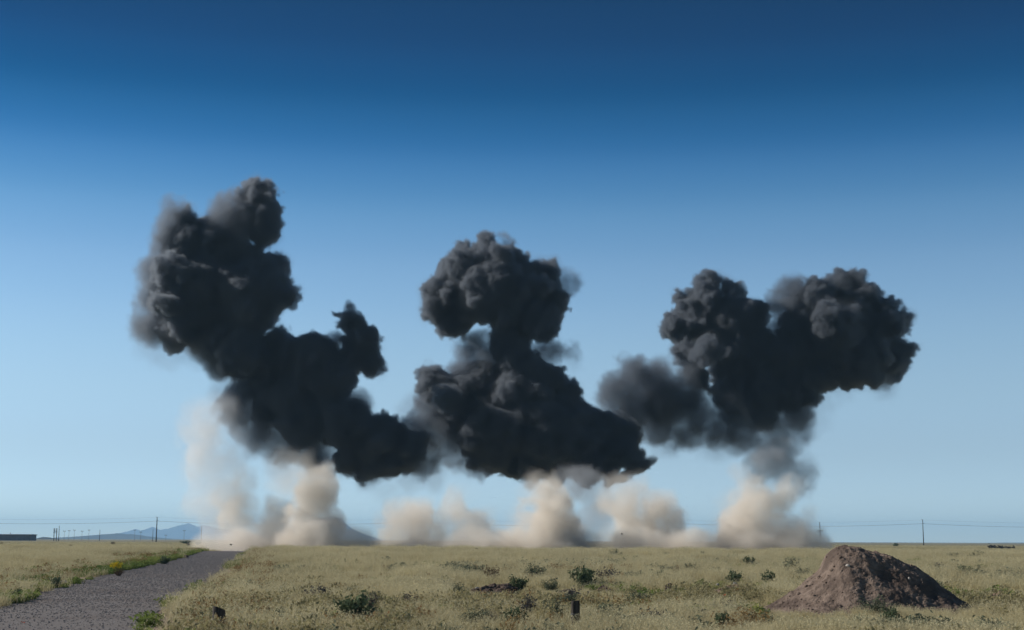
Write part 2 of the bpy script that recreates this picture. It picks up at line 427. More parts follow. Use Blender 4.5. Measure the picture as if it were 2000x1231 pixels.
def grid_source(arr):
    me = bpy.data.meshes.new('voxel_values'); me.vertices.add(arr.size)
    a = me.attributes.new('value', 'FLOAT', 'POINT'); a.data.foreach_set('value', np.ascontiguousarray(arr, np.float32).ravel())
    return bpy.data.objects.new('voxel_values', me)

def pieces(me, least=60):
    """the separate bodies of a mesh, each as a mesh of its own; specks are dropped"""
    n = len(me.vertices); E = np.empty(len(me.edges) * 2, int); me.edges.foreach_get('vertices', E); E = E.reshape(-1, 2)
    lab = np.arange(n)
    while True:
        m = np.minimum(lab[E[:, 0]], lab[E[:, 1]]); new = lab.copy()
        np.minimum.at(new, E[:, 0], m); np.minimum.at(new, E[:, 1], m); new = new[new]
        if (new == lab).all(): break
        lab = new
    V = np.empty(n * 3, np.float32); me.vertices.foreach_get('co', V); V = V.reshape(-1, 3)
    F = [tuple(p.vertices) for p in me.polygons]; fl = np.array([lab[f[0]] for f in F])
    out = []
    for k in np.unique(lab):
        vi = np.where(lab == k)[0]
        if len(vi) < least: continue
        mp_ = np.full(n, -1); mp_[vi] = np.arange(len(vi))
        q = bpy.data.meshes.new('piece'); q.from_pydata(V[vi].tolist(), [], [tuple(int(mp_[i]) for i in F[j]) for j in np.where(fl == k)[0]])
        q.polygons.foreach_set('use_smooth', [True] * len(q.polygons)); out.append(q)
    return out

def crop(arr, lo, vox, eps):
    k = [np.where((arr > eps).any(axis=tuple(j for j in range(3) if j != i)))[0] for i in range(3)]
    a = [max(q[0] - 1, 0) for q in k]; b = [min(q[-1] + 2, arr.shape[i]) for i, q in enumerate(k)]
    return arr[a[0]:b[0], a[1]:b[1], a[2]:b[2]], lo + vox * np.array(a)

def cloud(name, Y0, layers, vmat, cmat, label, cat, seed, vox=0.2, warp=1.5, fringe='fringe', core_name='billow', group=None):
    """one cloud: an Empty on the ground, its thick inner billows as meshes and its soft outside as a volume"""
    g = np.random.default_rng(seed)
    built = []; lo = np.full(3, 1e9); hi = -lo
    for L in layers:
        P = []
        for q in L['puffs']:
            px, py, rp = q[:3]; dy = q[3] if len(q) > 3 else g.uniform(-1, 1) * rp * mpp(Y0) * 0.5
            Y = Y0 + dy; P.append((np.array(at(px, py, Y)), rp * mpp(Y)))
        S = grow(P, g, L.get('n1', 12), L.get('n2', 6)) if L.get('n1', 12) else P
        built.append(S)
        for c, r in S: lo = np.minimum(lo, c - r - 2.5); hi = np.maximum(hi, c + r + 2.5)
    lo[2] = max(lo[2], -0.6)
    base = np.array([(lo[0] + hi[0]) / 2, Y0, float(terrain((lo[0] + hi[0]) / 2, Y0))])
    shape = tuple(int(v) for v in np.ceil((hi - lo) / vox).astype(int) + 1)
    X = [(lo[k] + vox * np.arange(shape[k])).astype(np.float32).reshape([-1 if j == k else 1 for j in range(3)]) for k in range(3)]
    XW = [X[k] + warp * turb('warp', shape, g) for k in range(3)]
    rho = np.zeros(shape, np.float32); core = np.full(shape, -9.0, np.float32)
    fine = turb('fine', shape, g)
    coarse = turb('coarse', shape, g)
    grain = turb('grain', shape, g)
    streak = turb('streak', shape, g)
    for L, S in zip(layers, built):
        sd = stamp(S, lo, vox, shape, XW)
        nz = L.get('fine', 0.5) * fine + L.get('coarse', 0.5) * coarse + L.get('streak', 0.0) * streak + L.get('rough', 0.0) * grain
        sdn = sd + nz + L.get('bias', 0.0)
        tt = np.clip(-sdn / L.get('w', 1.0), 0, 1)
        d = (tt * tt * (3 - 2 * tt)) * L.get('dens', 1.0)
        if L.get('gappy'): d *= np.clip(0.55 + L['gappy'] * coarse + 0.5 * L['gappy'] * streak, 0.0, 1.4)
        if L.get('grain'): d *= np.clip(0.75 + L['grain'] * grain, 0.05, 1.6)
        if L.get('fade'): d = d * np.clip((hi[2] - 2 - X[2]) / (L['fade'] * (hi[2] - 2 - max(lo[2], 0))), 0, 1) ** 0.8
        rho = np.maximum(rho, d)
        if L.get('fray'):      # torn translucent rags round the dense billows
            q = np.clip(-(sd - 1.1 + 1.9 * coarse + 1.0 * streak + 0.5 * fine) / 2.2, 0, 1)
            rho = np.maximum(rho, q * q * L['fray'])
        if L.get('inset'): core = np.maximum(core, -sd - L['inset'] - 0.3 * nz)
    rho[rho < 0.004] = 0
    root = empty(name, base, label, cat, group)
    if core.max() > 0.4:
        C = np.clip(core + 1, 0, 2) / 2
        C[[0, -1]] = 0; C[:, [0, -1]] = 0; C[:, :, [0, -1]] = 0
        C, clo = crop(C, lo, vox, 0.3)
        C = np.pad(C[::3, ::3, ::3], 1); clo = clo - 3 * vox
        src = grid_source(C)
        tmp = bpy.data.objects.new('tmp', bpy.data.meshes.new('tmp')); col.objects.link(tmp)
        md = tmp.modifiers.new('grid', 'NODES'); md.node_group = volume_tree(src, 'value', clo - base, vox * 3, C.shape, cmat, 0.5)
        me = bpy.data.meshes.new_from_object(tmp.evaluated_get(bpy.context.evaluated_depsgraph_get()))
        bpy.data.objects.remove(tmp); bpy.data.objects.remove(src)
        for piece in pieces(me): 
            piece.materials.append(cmat)
            o = bpy.data.objects.new(core_name, piece); col.objects.link(o); o.parent = root
    D, dlo = crop(rho, lo, vox, 0.0)
    src = grid_source(D)
    v = bpy.data.volumes.new(fringe); o = bpy.data.objects.new(fringe, v); col.objects.link(o); o.parent = root
    v.materials.append(vmat)
    md = o.modifiers.new('density', 'NODES'); md.node_group = volume_tree(src, 'value', dlo - base, vox, D.shape, vmat)
    return root

M['smoke'] = volume_mat('black_oil_smoke', (0.405, 0.435, 0.475), 2.4, 0.68)
M['dust'] = volume_mat('tan_desert_dust', (0.985, 0.925, 0.84), 0.75, 0.1)
M['white_dust'] = volume_mat('pale_grey_dust', (0.975, 0.975, 0.97), 0.25, 0.1)
def core_volume(name, color, dens):
    m, t = new_mat(name); v = N(t, 'ShaderNodeVolumePrincipled'); v.inputs['Color'].default_value = (*color, 1)
    v.inputs['Density'].default_value = dens; v.inputs['Density Attribute'].default_value = ''; v.inputs['Anisotropy'].default_value = 0.2
    o = N(t, 'ShaderNodeOutputMaterial'); t.links.new(v.outputs[0], o.inputs['Volume']); return m
M['dustcore'] = core_volume('thick_dust', (0.96, 0.875, 0.76), 0.08)
M['whitecore'] = core_volume('thick_pale_dust', (0.94, 0.94, 0.93), 0.05)
M['greycore'] = core_volume('thick_grey_wisp', (0.6, 0.62, 0.65), 0.08)
M['grey_wisp'] = volume_mat('thin_grey_smoke', (0.6, 0.62, 0.65), 0.25, 0.2)

def crisp(p, **k): return dict(puffs=p, w=1.0, fine=1.0, coarse=0.6, streak=0.15, rough=0.4, dens=1.0, inset=1.9, n1=15, n2=8, fray=0.05, **k)
def soft(p, **k): return dict(puffs=p, w=2.6, fine=1.0, coarse=1.4, streak=0.6, rough=0.4, bias=-0.6, dens=0.30, n1=12, n2=6, fray=0.03, grain=0.9, **k)
def wisp(p, **k): return dict(puffs=p, w=3.0, fine=0.8, coarse=1.4, streak=1.2, bias=-1.0, dens=0.045, n1=10, n2=3, gappy=0.9, grain=0.6, **k)

cloud('smoke_plume', 282, [
    crisp([(512, 392, 40), (495, 366, 20), (524, 384, 24), (512, 432, 42), (532, 446, 24), (470, 440, 40), (430, 500, 72, 2), (400, 570, 88, 0), (490, 575, 72), (535, 560, 36), (538, 520, 30), (345, 565, 62, -3), (365, 480, 55), (360, 630, 58), (440, 630, 44), (505, 612, 42), (322, 545, 40, -5), (330, 590, 22, -9), (300, 600, 24, -6)]),
    soft([(335, 470, 45), (450, 440, 50), (300, 530, 42), (290, 580, 36), (300, 640, 48), (390, 650, 55), (350, 430, 32), (420, 690, 40)]),
    wisp([(300, 680, 44), (310, 705, 32), (330, 700, 36), (350, 690, 36), (380, 690, 40), (285, 650, 34), (440, 700, 40)]),
], M['smoke'], M['soot'], 'tall leftmost cloud of black smoke with a knob on top', 'smoke', 11)
cloud('smoke_plume', 279, [
    crisp([(474, 697, 54), (548, 704, 60), (612, 706, 54), (668, 712, 36), (684, 632, 32), (704, 670, 38), (680, 680, 28), (714, 708, 28), (505, 742, 46), (580, 745, 52), (650, 740, 46), (600, 820, 56), (680, 835, 50), (735, 855, 50), (690, 890, 40), (758, 902, 36), (790, 880, 42), (530, 802, 36), (720, 918, 28)]),
    soft([(655, 672, 30), (430, 700, 42), (395, 680, 30), (470, 790, 50), (520, 850, 45), (560, 780, 50), (650, 790, 45), (690, 790, 36), (830, 890, 42), (735, 925, 30), (560, 880, 40), (620, 890, 40), (800, 840, 36)]),
    wisp([(440, 760, 45), (480, 870, 45), (560, 920, 40), (640, 920, 44), (800, 930, 40), (760, 960, 28), (830, 860, 44)]),
], M['smoke'], M['soot'], 'black smoke bank trailing right below the tall leftmost cloud', 'smoke', 12)
cloud('smoke_plume', 287, [
    crisp([(955, 492, 32), (948, 476, 20), (985, 515, 46), (905, 545, 60), (868, 570, 44), (890, 612, 46), (885, 640, 22), (960, 570, 74), (1035, 560, 60), (1078, 592, 38), (1058, 628, 44), (1000, 630, 50), (1030, 560, 24, -9), (1065, 556, 20, -9), (1000, 690, 44), (850, 755, 38), (872, 772, 26, -8), (940, 765, 66), (1030, 765, 74), (1088, 770, 44), (1115, 765, 26), (890, 815, 48), (965, 850, 76), (1062, 845, 84), (1140, 835, 56), (1182, 862, 60), (1212, 882, 36), (1000, 895, 42), (1080, 908, 36), (1150, 905, 38), (1242, 912, 21), (1258, 907, 14), (1228, 912, 24), (1215, 925, 18), (1190, 920, 22)]),
    soft([(912, 738, 44), (955, 700, 42), (928, 684, 34), (1055, 690, 36), (1082, 692, 34), (1105, 690, 24), (860, 860, 42), (890, 890, 38), (830, 835, 38), (845, 790, 40), (925, 900, 36), (1040, 920, 30), (990, 480, 24), (1095, 560, 30)]),
    wisp([(820, 800, 44), (900, 925, 30), (1110, 700, 30), (870, 880, 50), (1130, 940, 34), (1060, 930, 36), (850, 930, 36)]),
], M['smoke'], M['soot'], 'mushroom shaped black smoke cloud in the middle with a dark skirt reaching right', 'smoke', 13)
cloud('smoke_plume', 300, [
    crisp([(1382, 560, 26), (1380, 585, 36), (1428, 575, 24), (1362, 622, 50), (1330, 642, 36), (1430, 635, 54), (1480, 612, 26), (1388, 690, 26, -9), (1350, 722, 26), (1362, 740, 26), (1338, 705, 22), (1440, 685, 56), (1342, 692, 30), (1500, 705, 52), (1440, 742, 52), (1565, 690, 50), (1480, 770, 52), (1425, 775, 36), (1540, 760, 46), (1290, 790, 34), (1590, 585, 44), (1565, 640, 42), (1662, 570, 42), (1692, 592, 42), (1640, 642, 50, -6), (1722, 642, 50), (1742, 702, 42), (1682, 705, 54), (1622, 685, 46), (1660, 730, 30), (1615, 725, 36), (1585, 742, 32), (1770, 652, 13), (1764, 682, 20), (1620, 610, 28, -10), (1635, 560, 24)]),
    soft([(1485, 790, 52), (1425, 800, 46), (1548, 785, 44), (1530, 650, 30), (1500, 655, 26), (1200, 768, 42), (1234, 742, 44), (1275, 765, 58), (1226, 806, 46), (1315, 790, 62), (1290, 832, 44), (1345, 842, 46), (1342, 735, 38), (1358, 700, 30), (1325, 700, 28), (1542, 572, 42), (1530, 600, 34), (1360, 820, 50), (1390, 842, 38), (1445, 838, 42), (1320, 840, 30), (1720, 742, 26)]),
    dict(puffs=[(1445, 850, 44), (1510, 842, 50), (1550, 830, 40), (1505, 875, 36), (1400, 845, 40), (1470, 820, 44)], w=2.6, fine=1.0, coarse=1.4, streak=0.9, rough=0.5, bias=-0.9, dens=0.24, n1=12, n2=5, grain=0.9, gappy=0.5),
    wisp([(1500, 900, 44), (1560, 905, 34), (1300, 860, 40), (1590, 800, 40), (1720, 755, 34), (1640, 760, 34), (1400, 870, 40), (1190, 800, 30)]),
], M['smoke'], M['soot'], 'broad twin headed black smoke cloud at the right', 'smoke', 14)

# ------------------------------------------------------------------ dust columns thrown up from the ground
def column(name, Y, path, vmat, cmat, label, seed, dens=1.0, inset=1.2, w=1.2, streak=1.5, gappy=0.7, thin=(), skirt=(-1, 1), vox=0.24):
    """path: (px, py, radius px) from the ground upward; thin: faint veils around it"""
    pts = []
    for (x0, y0, r0), (x1, y1, r1) in zip(path[:-1], path[1:]):
        n = max(1, int(abs(y1 - y0) / (0.8 * min(r0, r1))))
        for k in range(n): pts.append((lerp(x0, x1, k / n), lerp(y0, y1, k / n), lerp(r0, r1, k / n)))
    pts.append(path[-1]); jg = np.random.default_rng(seed + 7); pts = [(x_ + jg.normal() * 0.22 * r_, y_, r_ * 1.15 * jg.uniform(0.8, 1.3)) for x_, y_, r_ in pts]
    L = [dict(puffs=pts, w=w, fine=1.1, coarse=1.3, streak=streak, bias=-1.1, dens=dens, n1=8, n2=3, gappy=gappy, grain=0.9, fade=0.5 if 'dust' in name else 0)]
    L[0]['inset'] = inset
    if 'dust' in name: thin = list(thin) + [(path[0][0] + s_ * path[0][2] * k_, 1066, path[0][2] * q_) for s_ in skirt for k_, q_ in ((1.0, 0.7), (1.7, 0.5))]
    if thin: L.append(dict(puffs=list(thin), w=2.5, fine=0.7, coarse=1.2, streak=1.2, bias=-1.0, dens=0.42 * dens, n1=8, n2=2, gappy=0.8, grain=0.6, fade=0.5 if 'dust' in name else 0))
    return cloud(name, Y, L, vmat, cmat, label, ('smoke' if 'wisp' in name else 'dust'), seed, vox=vox, warp=1.5, fringe='veil', core_name='dense_core', group=None)
D = M['dust']; DC = M['dustcore']
column('dust_plume', 232, [(420, 1050, 20), (412, 980, 30), (405, 900, 34), (412, 830, 34), (420, 800, 26)], M['white_dust'], M['whitecore'], 'tall pale whitish dust veil at far left below the smoke', 31, dens=1.3, gappy=0.7,
       thin=[(375, 930, 28), (360, 920, 18), (400, 1000, 40), (440, 860, 36), (455, 900, 30), (385, 850, 24)])
column('dust_plume', 226, [(490, 1066, 26), (470, 1040, 20), (462, 1000, 20), (470, 950, 22), (458, 915, 12)], D, DC, 'slim leaning tan dust column right of the pale veil', 32, dens=0.9, thin=[(480, 1050, 34), (450, 1060, 30)])
column('dust_plume', 226, [(545, 1064, 26), (535, 1030, 26), (538, 1000, 22), (555, 988, 12)], D, DC, 'short curled dust puff between two taller columns', 33, dens=0.9, thin=[(520, 1050, 26), (560, 1010, 20)])
column('dust_plume', 220, [(620, 1068, 40), (616, 1040, 34), (612, 1000, 28), (616, 960, 28), (622, 935, 20)], D, DC, 'thick tan dust column in front of the mesa, left side', 34, dens=1.2, thin=[(560, 940, 34), (650, 1066, 16), (590, 920, 34), (550, 900, 30), (580, 1050, 34)], skirt=(-1,))
column('dust_plume', 226, [(800, 1068, 34), (806, 1040, 30), (812, 1010, 24), (808, 995, 14)], D, DC, 'low peaked dust puff under the dark smoke bank', 35, dens=1.2, thin=[(846, 1040, 24), (750, 1010, 14), (770, 1060, 30), (840, 1060, 24)])
column('dust_plume', 226, [(925, 1068, 36), (918, 1040, 30), (905, 1005, 26), (890, 970, 22)], D, DC, 'faint broad dust column left of the middle one', 36, dens=0.7, thin=[(940, 1010, 24), (870, 1000, 26), (900, 960, 30), (880, 1050, 26)])
column('dust_plume', 218, [(1080, 1070, 46), (1066, 1040, 40), (1074, 1005, 34), (1078, 970, 30), (1064, 945, 22)], D, DC, 'thick leaning brown dust column under the mushroom smoke', 37, dens=1.2, thin=[(1020, 1050, 40), (1000, 1066, 30), (1040, 950, 26), (1030, 1010, 28)])
column('dust_plume', 218, [(1150, 1072, 18), (1130, 1066, 22), (1112, 1056, 20)], M['grey_wisp'], M['greycore'], 'low dust roll in painted shadow grey at the foot of the thick column', 38, dens=3.0, gappy=0.3, w=2.5)  # dust on the column's dark side, its shadow put into the grey colour
column('dust_plume', 228, [(1235, 1066, 34), (1240, 1030, 32), (1236, 990, 36), (1220, 965, 30)], D, DC, 'wide pale dust column right of the mushroom smoke', 39, dens=0.8, thin=[(1190, 980, 30), (1200, 1050, 30), (1260, 960, 24)])
column('dust_plume', 224, [(1308, 1064, 28), (1306, 1035, 30), (1304, 1010, 30), (1300, 990, 20)], D, DC, 'round topped orange tan dust column beside the wide pale one', 40, dens=1.4, thin=[(1330, 1010, 20), (1280, 990, 20)])
column('dust_plume', 222, [(1450, 1068, 44), (1460, 1035, 32), (1466, 1000, 24), (1464, 960, 22), (1450, 925, 18)], D, DC, 'left one of two dust columns standing under the right smoke', 41, dens=0.8, thin=[(1420, 1040, 34), (1430, 990, 28), (1390, 1066, 26)])
column('dust_plume', 222, [(1520, 1068, 40), (1520, 1035, 30), (1512, 1000, 24), (1520, 970, 24), (1530, 940, 18)], D, DC, 'right one of two dust columns standing under the right smoke', 42, dens=0.8, thin=[(1560, 1040, 30), (1570, 1000, 20), (1550, 950, 26), (1580, 1060, 24)])
column('smoke_wisp', 240, [(1150, 1030, 16), (1160, 990, 24), (1150, 960, 30), (1130, 945, 30)], M['grey_wisp'], M['greycore'], 'thin blue grey smoke curtain hanging under the mushroom cloud', 43, dens=0.9, gappy=0.9)
column('smoke_wisp', 286, [(1560, 960, 18), (1558, 930, 28), (1530, 905, 30), (1500, 900, 30), (1480, 920, 20)], M['grey_wisp'], M['greycore'], 'ragged grey smoke strands hanging from the right cloud', 44, dens=1.3, gappy=0.9)
bank = [(x, 1070 + 3 * math.sin(x * 0.05), 28 + 9 * math.sin(x * 0.021) + 8 * math.sin(x * 0.057)) for x in range(400, 1600, 12)]
cloud('dust_bank', 218, [dict(puffs=bank, w=1.6, fine=0.3, coarse=0.9, streak=0.3, bias=-0.5, dens=0.85, n1=6, n2=2, gappy=0.5, inset=1.2, grain=0.6), dict(puffs=[(x, 1052, 34 + 10 * math.sin(x * 0.013)) for x in range(430, 1580, 20)], w=4.0, fine=0.5, coarse=1.6, streak=1.0, bias=-1.2, dens=0.10, n1=6, n2=0, gappy=0.8)], D, DC, 'low pale dust bank hugging the ground behind the crest', 'dust', 45, vox=0.34, fringe='veil')

# ------------------------------------------------------------------ dirt mound
def height_mesh(name, cx, cy, hx, hy, fn, mat, n=120, parent=None, skirt=0.25):
    u = np.linspace(-1, 1, n); X, Yy = np.meshgrid(cx + u * hx, cy + u * hy, indexing='ij')
    Z = fn(X, Yy)
    V = np.stack([X, Yy, Z], -1).reshape(-1, 3)
    F = [(i * n + j, (i + 1) * n + j, (i + 1) * n + j + 1, i * n + j + 1) for i in range(n - 1) for j in range(n - 1)]
    return mesh_obj(name, V, F, mat, parent, smooth=True)
def rock_mesh(name, r, seed, mat, squash=0.7, sub=2):
    bm = bmesh.new(); bmesh.ops.create_icosphere(bm, subdivisions=sub, radius=r)
    g = np.random.default_rng(seed); k = g.normal(size=(7, 3)); k /= np.linalg.norm(k, axis=1)[:, None]; cut = g.uniform(0.55, 0.95, 7)
    for v in bm.verts:
        p = np.array(v.co) / r
        for d, c in zip(k, cut):
            t = p @ d
            if t > c: p = p - d * (t - c)
        p = p * (1 + 0.06 * g.normal()); v.co = Vector((p[0] * r, p[1] * r, p[2] * r * squash))
    me = bpy.data.meshes.new(name); bm.to_mesh(me); bm.free(); me.materials.append(mat)
    return me

MOUND_Y = 46.0
mc = at(1690, 1180, MOUND_Y); MX = mc.x
prof = [(1465, 1196), (1496, 1182), (1530, 1162), (1560, 1143), (1590, 1118), (1606, 1100), (1616, 1076), (1632, 1064), (1650, 1059), (1672, 1061), (1690, 1067), (1712, 1074), (1735, 1080), (1760, 1091), (1785, 1101), (1810, 1116), (1840, 1140), (1862, 1158), (1885, 1172), (1897, 1186), (1912, 1192)]
PX = np.array([at(p[0], p[1], MOUND_Y).x for p in prof]); PZ = np.array([at(p[0], p[1], MOUND_Y).z for p in prof])
PZ = PZ - PZ.min()
def mound_h(x, y):
    yy = (y - MOUND_Y) + 0.25 * fbm2(x / 1.3, y / 1.3, 3, 60)
    side = np.clip(1 - np.abs(yy) / (3.1), 0, 1) ** 0.95
    xc = PX[8] + 0.0
    h = np.interp(xc + (x - xc) * (1 + 0.05 * np.abs(yy)), PX, PZ)
    cap = np.interp(np.abs(yy), [0, 0.5, 1.2, 3.2, 3.4], [1, 0.97, 0.8, 0.04, 0])
    z = h * cap
    rough = fbm2(x * 1.6, y * 1.6, 5, 71) * 0.12 + np.abs(fbm2(x * 5, y * 5, 3, 80)) * 0.05 - 0.05 + 0.035 * fbm2(x * 14, y * 14, 3, 85)
    gully = -0.12 * np.abs(fbm2(x * 1.3, y * 0.5, 4, 90))
    return z + (rough + gully) * sstep(0.05, 0.5, z)
def mound_fn(x, y):
    return terrain(x, y) + mound_h(x, y) - 0.07
m_root = empty('dirt_mound', (MX, MOUND_Y, float(terrain(MX, MOUND_Y))), 'large brown heap of clodded earth standing in the grass at right', 'dirt mound')
o = height_mesh('earth', 0, 0, 6.3, 3.6, lambda X, Y: mound_fn(X + MX, Y + MOUND_Y) - m_root.location.z, M['mound'], 300, m_root)
def on_mound(px, py):
    d = ray(px, py); t = 35.0; o_ = Vector((0, 0, CAM_Z))
    while t < 60:
        p = o_ + d * t
        if p.z <= float(mound_fn(np.array(p.x), np.array(p.y))): break
        t += 0.05
    return p
for k, (px, py, rp) in enumerate([(1657, 1106, 6), (1696, 1103, 5), (1626, 1115, 5), (1600, 1128, 4), (1575, 1146, 4), (1775, 1131, 4), (1690, 1090, 3.5), (1642, 1090, 4), (1722, 1142, 3.5), (1800, 1140, 3.5), (1560, 1160, 4), (1612, 1150, 3.5)]):
    p = on_mound(px, py)
    o = bpy.data.objects.new('stone', rock_mesh('stone', rp * mpp(p.y), 200 + k, M['stone'] if k in (0, 5) else M['mound'])); col.objects.link(o)
    o.parent = m_root; o.location = p - m_root.location; o.rotation_euler = (0.3 * k, 0.5, k)
# loose clods scattered over the heap: too small to pick apart
def scatter_rocks(name, pts, sizes, protos, parent=None):
    V = []; F = []
    g = np.random.default_rng(5)
    for p, s_ in zip(pts, sizes):
        me = protos[g.integers(len(protos))]; a = g.uniform(0, 6.28); ca, sa = math.cos(a), math.sin(a); n = len(V)
        for v in me.vertices:
            x, y, z = v.co * s_; V.append((p[0] + x * ca - y * sa, p[1] + x * sa + y * ca, p[2] + z))
        F += [tuple(i + n for i in q.vertices) for q in me.polygons]
    return V, F
clod_protos = [rock_mesh('clod', 1.0, 300 + k, M['mound'], 0.75, 1) for k in range(4)]
g = np.random.default_rng(77)
cx = MX + g.uniform(-5.0, 5.0, 1800); cyy = MOUND_Y + g.uniform(-3.2, 1.5, 1800); hz_ = mound_h(cx, cyy)
keep = hz_ > 0.12
pts = np.stack([cx, cyy, mound_fn(cx, cyy)], 1)[keep] - np.array(m_root.location)
V, F = scatter_rocks('clods', pts, g.uniform(0.2, 1.0, keep.sum()) ** 6 * 0.05 + 0.008, clod_protos)
o = mesh_obj('clods', V, F, M['mound'], m_root); o['kind'] = 'stuff'

# ------------------------------------------------------------------ small heaps of turned earth in the grass
HEAPS = [(965, 1162, 84, 18, 'dark turned earth patch left of the round sage bush in mid field', 'clod'),
         (1108, 1163, 26, 6, 'thin dark clod strip between round bush and post', 'clod'),
         (1182, 1158, 26, 5, 'narrow dark clod strip right of the leafy green bush', 'clod'),
         (1308, 1160, 16, 9, 'small round clod heap in the middle of the bare strip', 'clod'),
         (1430, 1160, 60, 7, 'low stony earth bank just left of the big mound', 'dirt'),
         (1960, 1176, 80, 6, 'low eroded bank with pale stones right of the big mound', 'dirt')]
BARE = []
for k, (px, py, wp, hp, lab, mt) in enumerate(HEAPS):
    p = ground(px, py); hx = wp * mpp(p.y) * 0.62; hh = hp * mpp(p.y) + 0.2; hy = max(0.8, hx * 0.6)
    BARE.append((p.x, p.y, hx * 1.1, hy))
    r_ = empty('earth_heap', p, lab, 'earth heap')
    def fn(X, Y, k=k, hx=hx, hy=hy, hh=hh, p=p):
        q = np.clip(1 - (X / hx) ** 2 - (Y / hy) ** 2, 0, 1) ** 0.6
        return terrain(X + p.x, Y + p.y) - p.z - 0.06 + q * (hh * (0.75 + 0.7 * fbm2(X * 1.7 + 5 * k, Y * 1.7, 4, 100 + k)) + 0.05)
    height_mesh('earth', 0, 0, hx, hy, fn, M[mt], 60, r_)
    g = np.random.default_rng(400 + k)
    n = 90; ax = g.uniform(-1, 1, n) * hx * 0.9; ay = g.uniform(-1, 1, n) * hy * 0.8
    V, F = scatter_rocks('clods', np.stack([ax, ay, fn(ax, ay)], 1), g.uniform(0.1, 1, n) ** 2 * 0.13 + 0.03, clod_protos)
    o = mesh_obj('clods', V, F, M[mt], r_); o['kind'] = 'stuff'
for k, (px, py, rp, lab) in enumerate([(933, 1159, 5, 'pale stone at the left end of the dark earth patch'), (872, 1152, 4, 'pale angular stone among weeds left of the dark earth patch'),
        (1434, 1150, 6, 'largest pale stone on the bank left of the mound'), (1402, 1150, 4, 'small grey stone left of the largest pale one'), (1786, 1173, 6, 'white stone sticking up right of the mound foot'), (1945, 1172, 5, 'flat pale stone on the eroded bank at far right'),
        (362, 1090, 5, 'dark stone on the left road edge near the crest'), (125, 1146, 6, 'flat grey stone on the left road edge among green weeds')]):
    p = ground(px, py)
    if px == 1786: p = ground(1792, 1178)
    me = rock_mesh('stone', 1.3 * rp * mpp(p.y), 500 + k, M['clod'] if k == 6 else M['stone'])
    o = bpy.data.objects.new('stone', me); col.objects.link(o); o.location = p + Vector((0, 0, 0.35 * rp * mpp(p.y) + (0.12 if py > 1140 else 0))); o.rotation_euler = (0.2, 0.3, k)
    tag(o, lab, 'stone')

# ------------------------------------------------------------------ fence stubs
def stub(px, top, base_py, wpx, label, tilt, seed, Y, split_top=False):
    p = at(px, top, Y); r = wpx * mpp(Y) / 2; gz = float(terrain(p.x, p.y))
    root = empty('fence_post', (p.x, p.y, gz), label, 'post')
    H = p.z - gz; n = 20; rings = 14; V = []; F = []
    g = np.random.default_rng(seed); lump = g.uniform(-1, 1, n) * 0.07
    for i in range(rings):
        t = i / (rings - 1); z = -0.1 + t * (H + 0.1)
        for k in range(n):
            a = 2 * math.pi * k / n
            rr = r * (1.04 - 0.05 * t + lump[k] + 0.015 * math.sin(9 * t + k))
            zz = z
            if i == rings - 1: zz = z + (0.05 * math.cos(a + 2.5) if split_top else 0.012 * math.sin(3 * a)); rr *= 0.93
            V.append((rr * math.cos(a) + tilt * z, rr * math.sin(a), zz))
    for i in range(rings - 1):
        for k in range(n): F.append((i * n + k, i * n + (k + 1) % n, (i + 1) * n + (k + 1) % n, (i + 1) * n + k))
    F.append(tuple((rings - 1) * n + k for k in range(n)))
    mesh_obj('post_shaft', V, F, M['wood'], root, smooth=False)
    mb = MB(); z = H * 0.6; mb.tube([(r * 1.08 * math.cos(a) + tilt * z, r * 1.08 * math.sin(a), z + 0.01 * math.sin(a * 2)) for a in np.linspace(0, 6.28, 17)], 0.006, 5, cap=False)
    mb.build('wire_loop', M['steel'], root)
stub(1123.5, 1174, 1222, 16.5, 'short dark round post stub among weeds in the centre foreground', 0.01, 1, 34.5)
stub(430, 1188, 1240, 25, 'broken dark post stub with a slanting top by the road', -0.04, 2, 32.5, True)
p = at(931, 1072, 148); gz = float(terrain(p.x, p.y))
r_ = empty('fence_post', (p.x, p.y, gz), 'tiny thin dark post standing on the grassy crest in the middle', 'post')
mb = MB(); mb.tube([(0, 0, -0.1), (0.01, 0, p.z - gz + 0.08)], [0.07, 0.06], 10); mb.build('post_shaft', M['wood'], r_)
mb = MB(); mb.box((-0.14, -0.05, p.z - gz - 0.04), (0.14, 0.05, p.z - gz + 0.06)); mb.build('cap', M['wood'], r_)

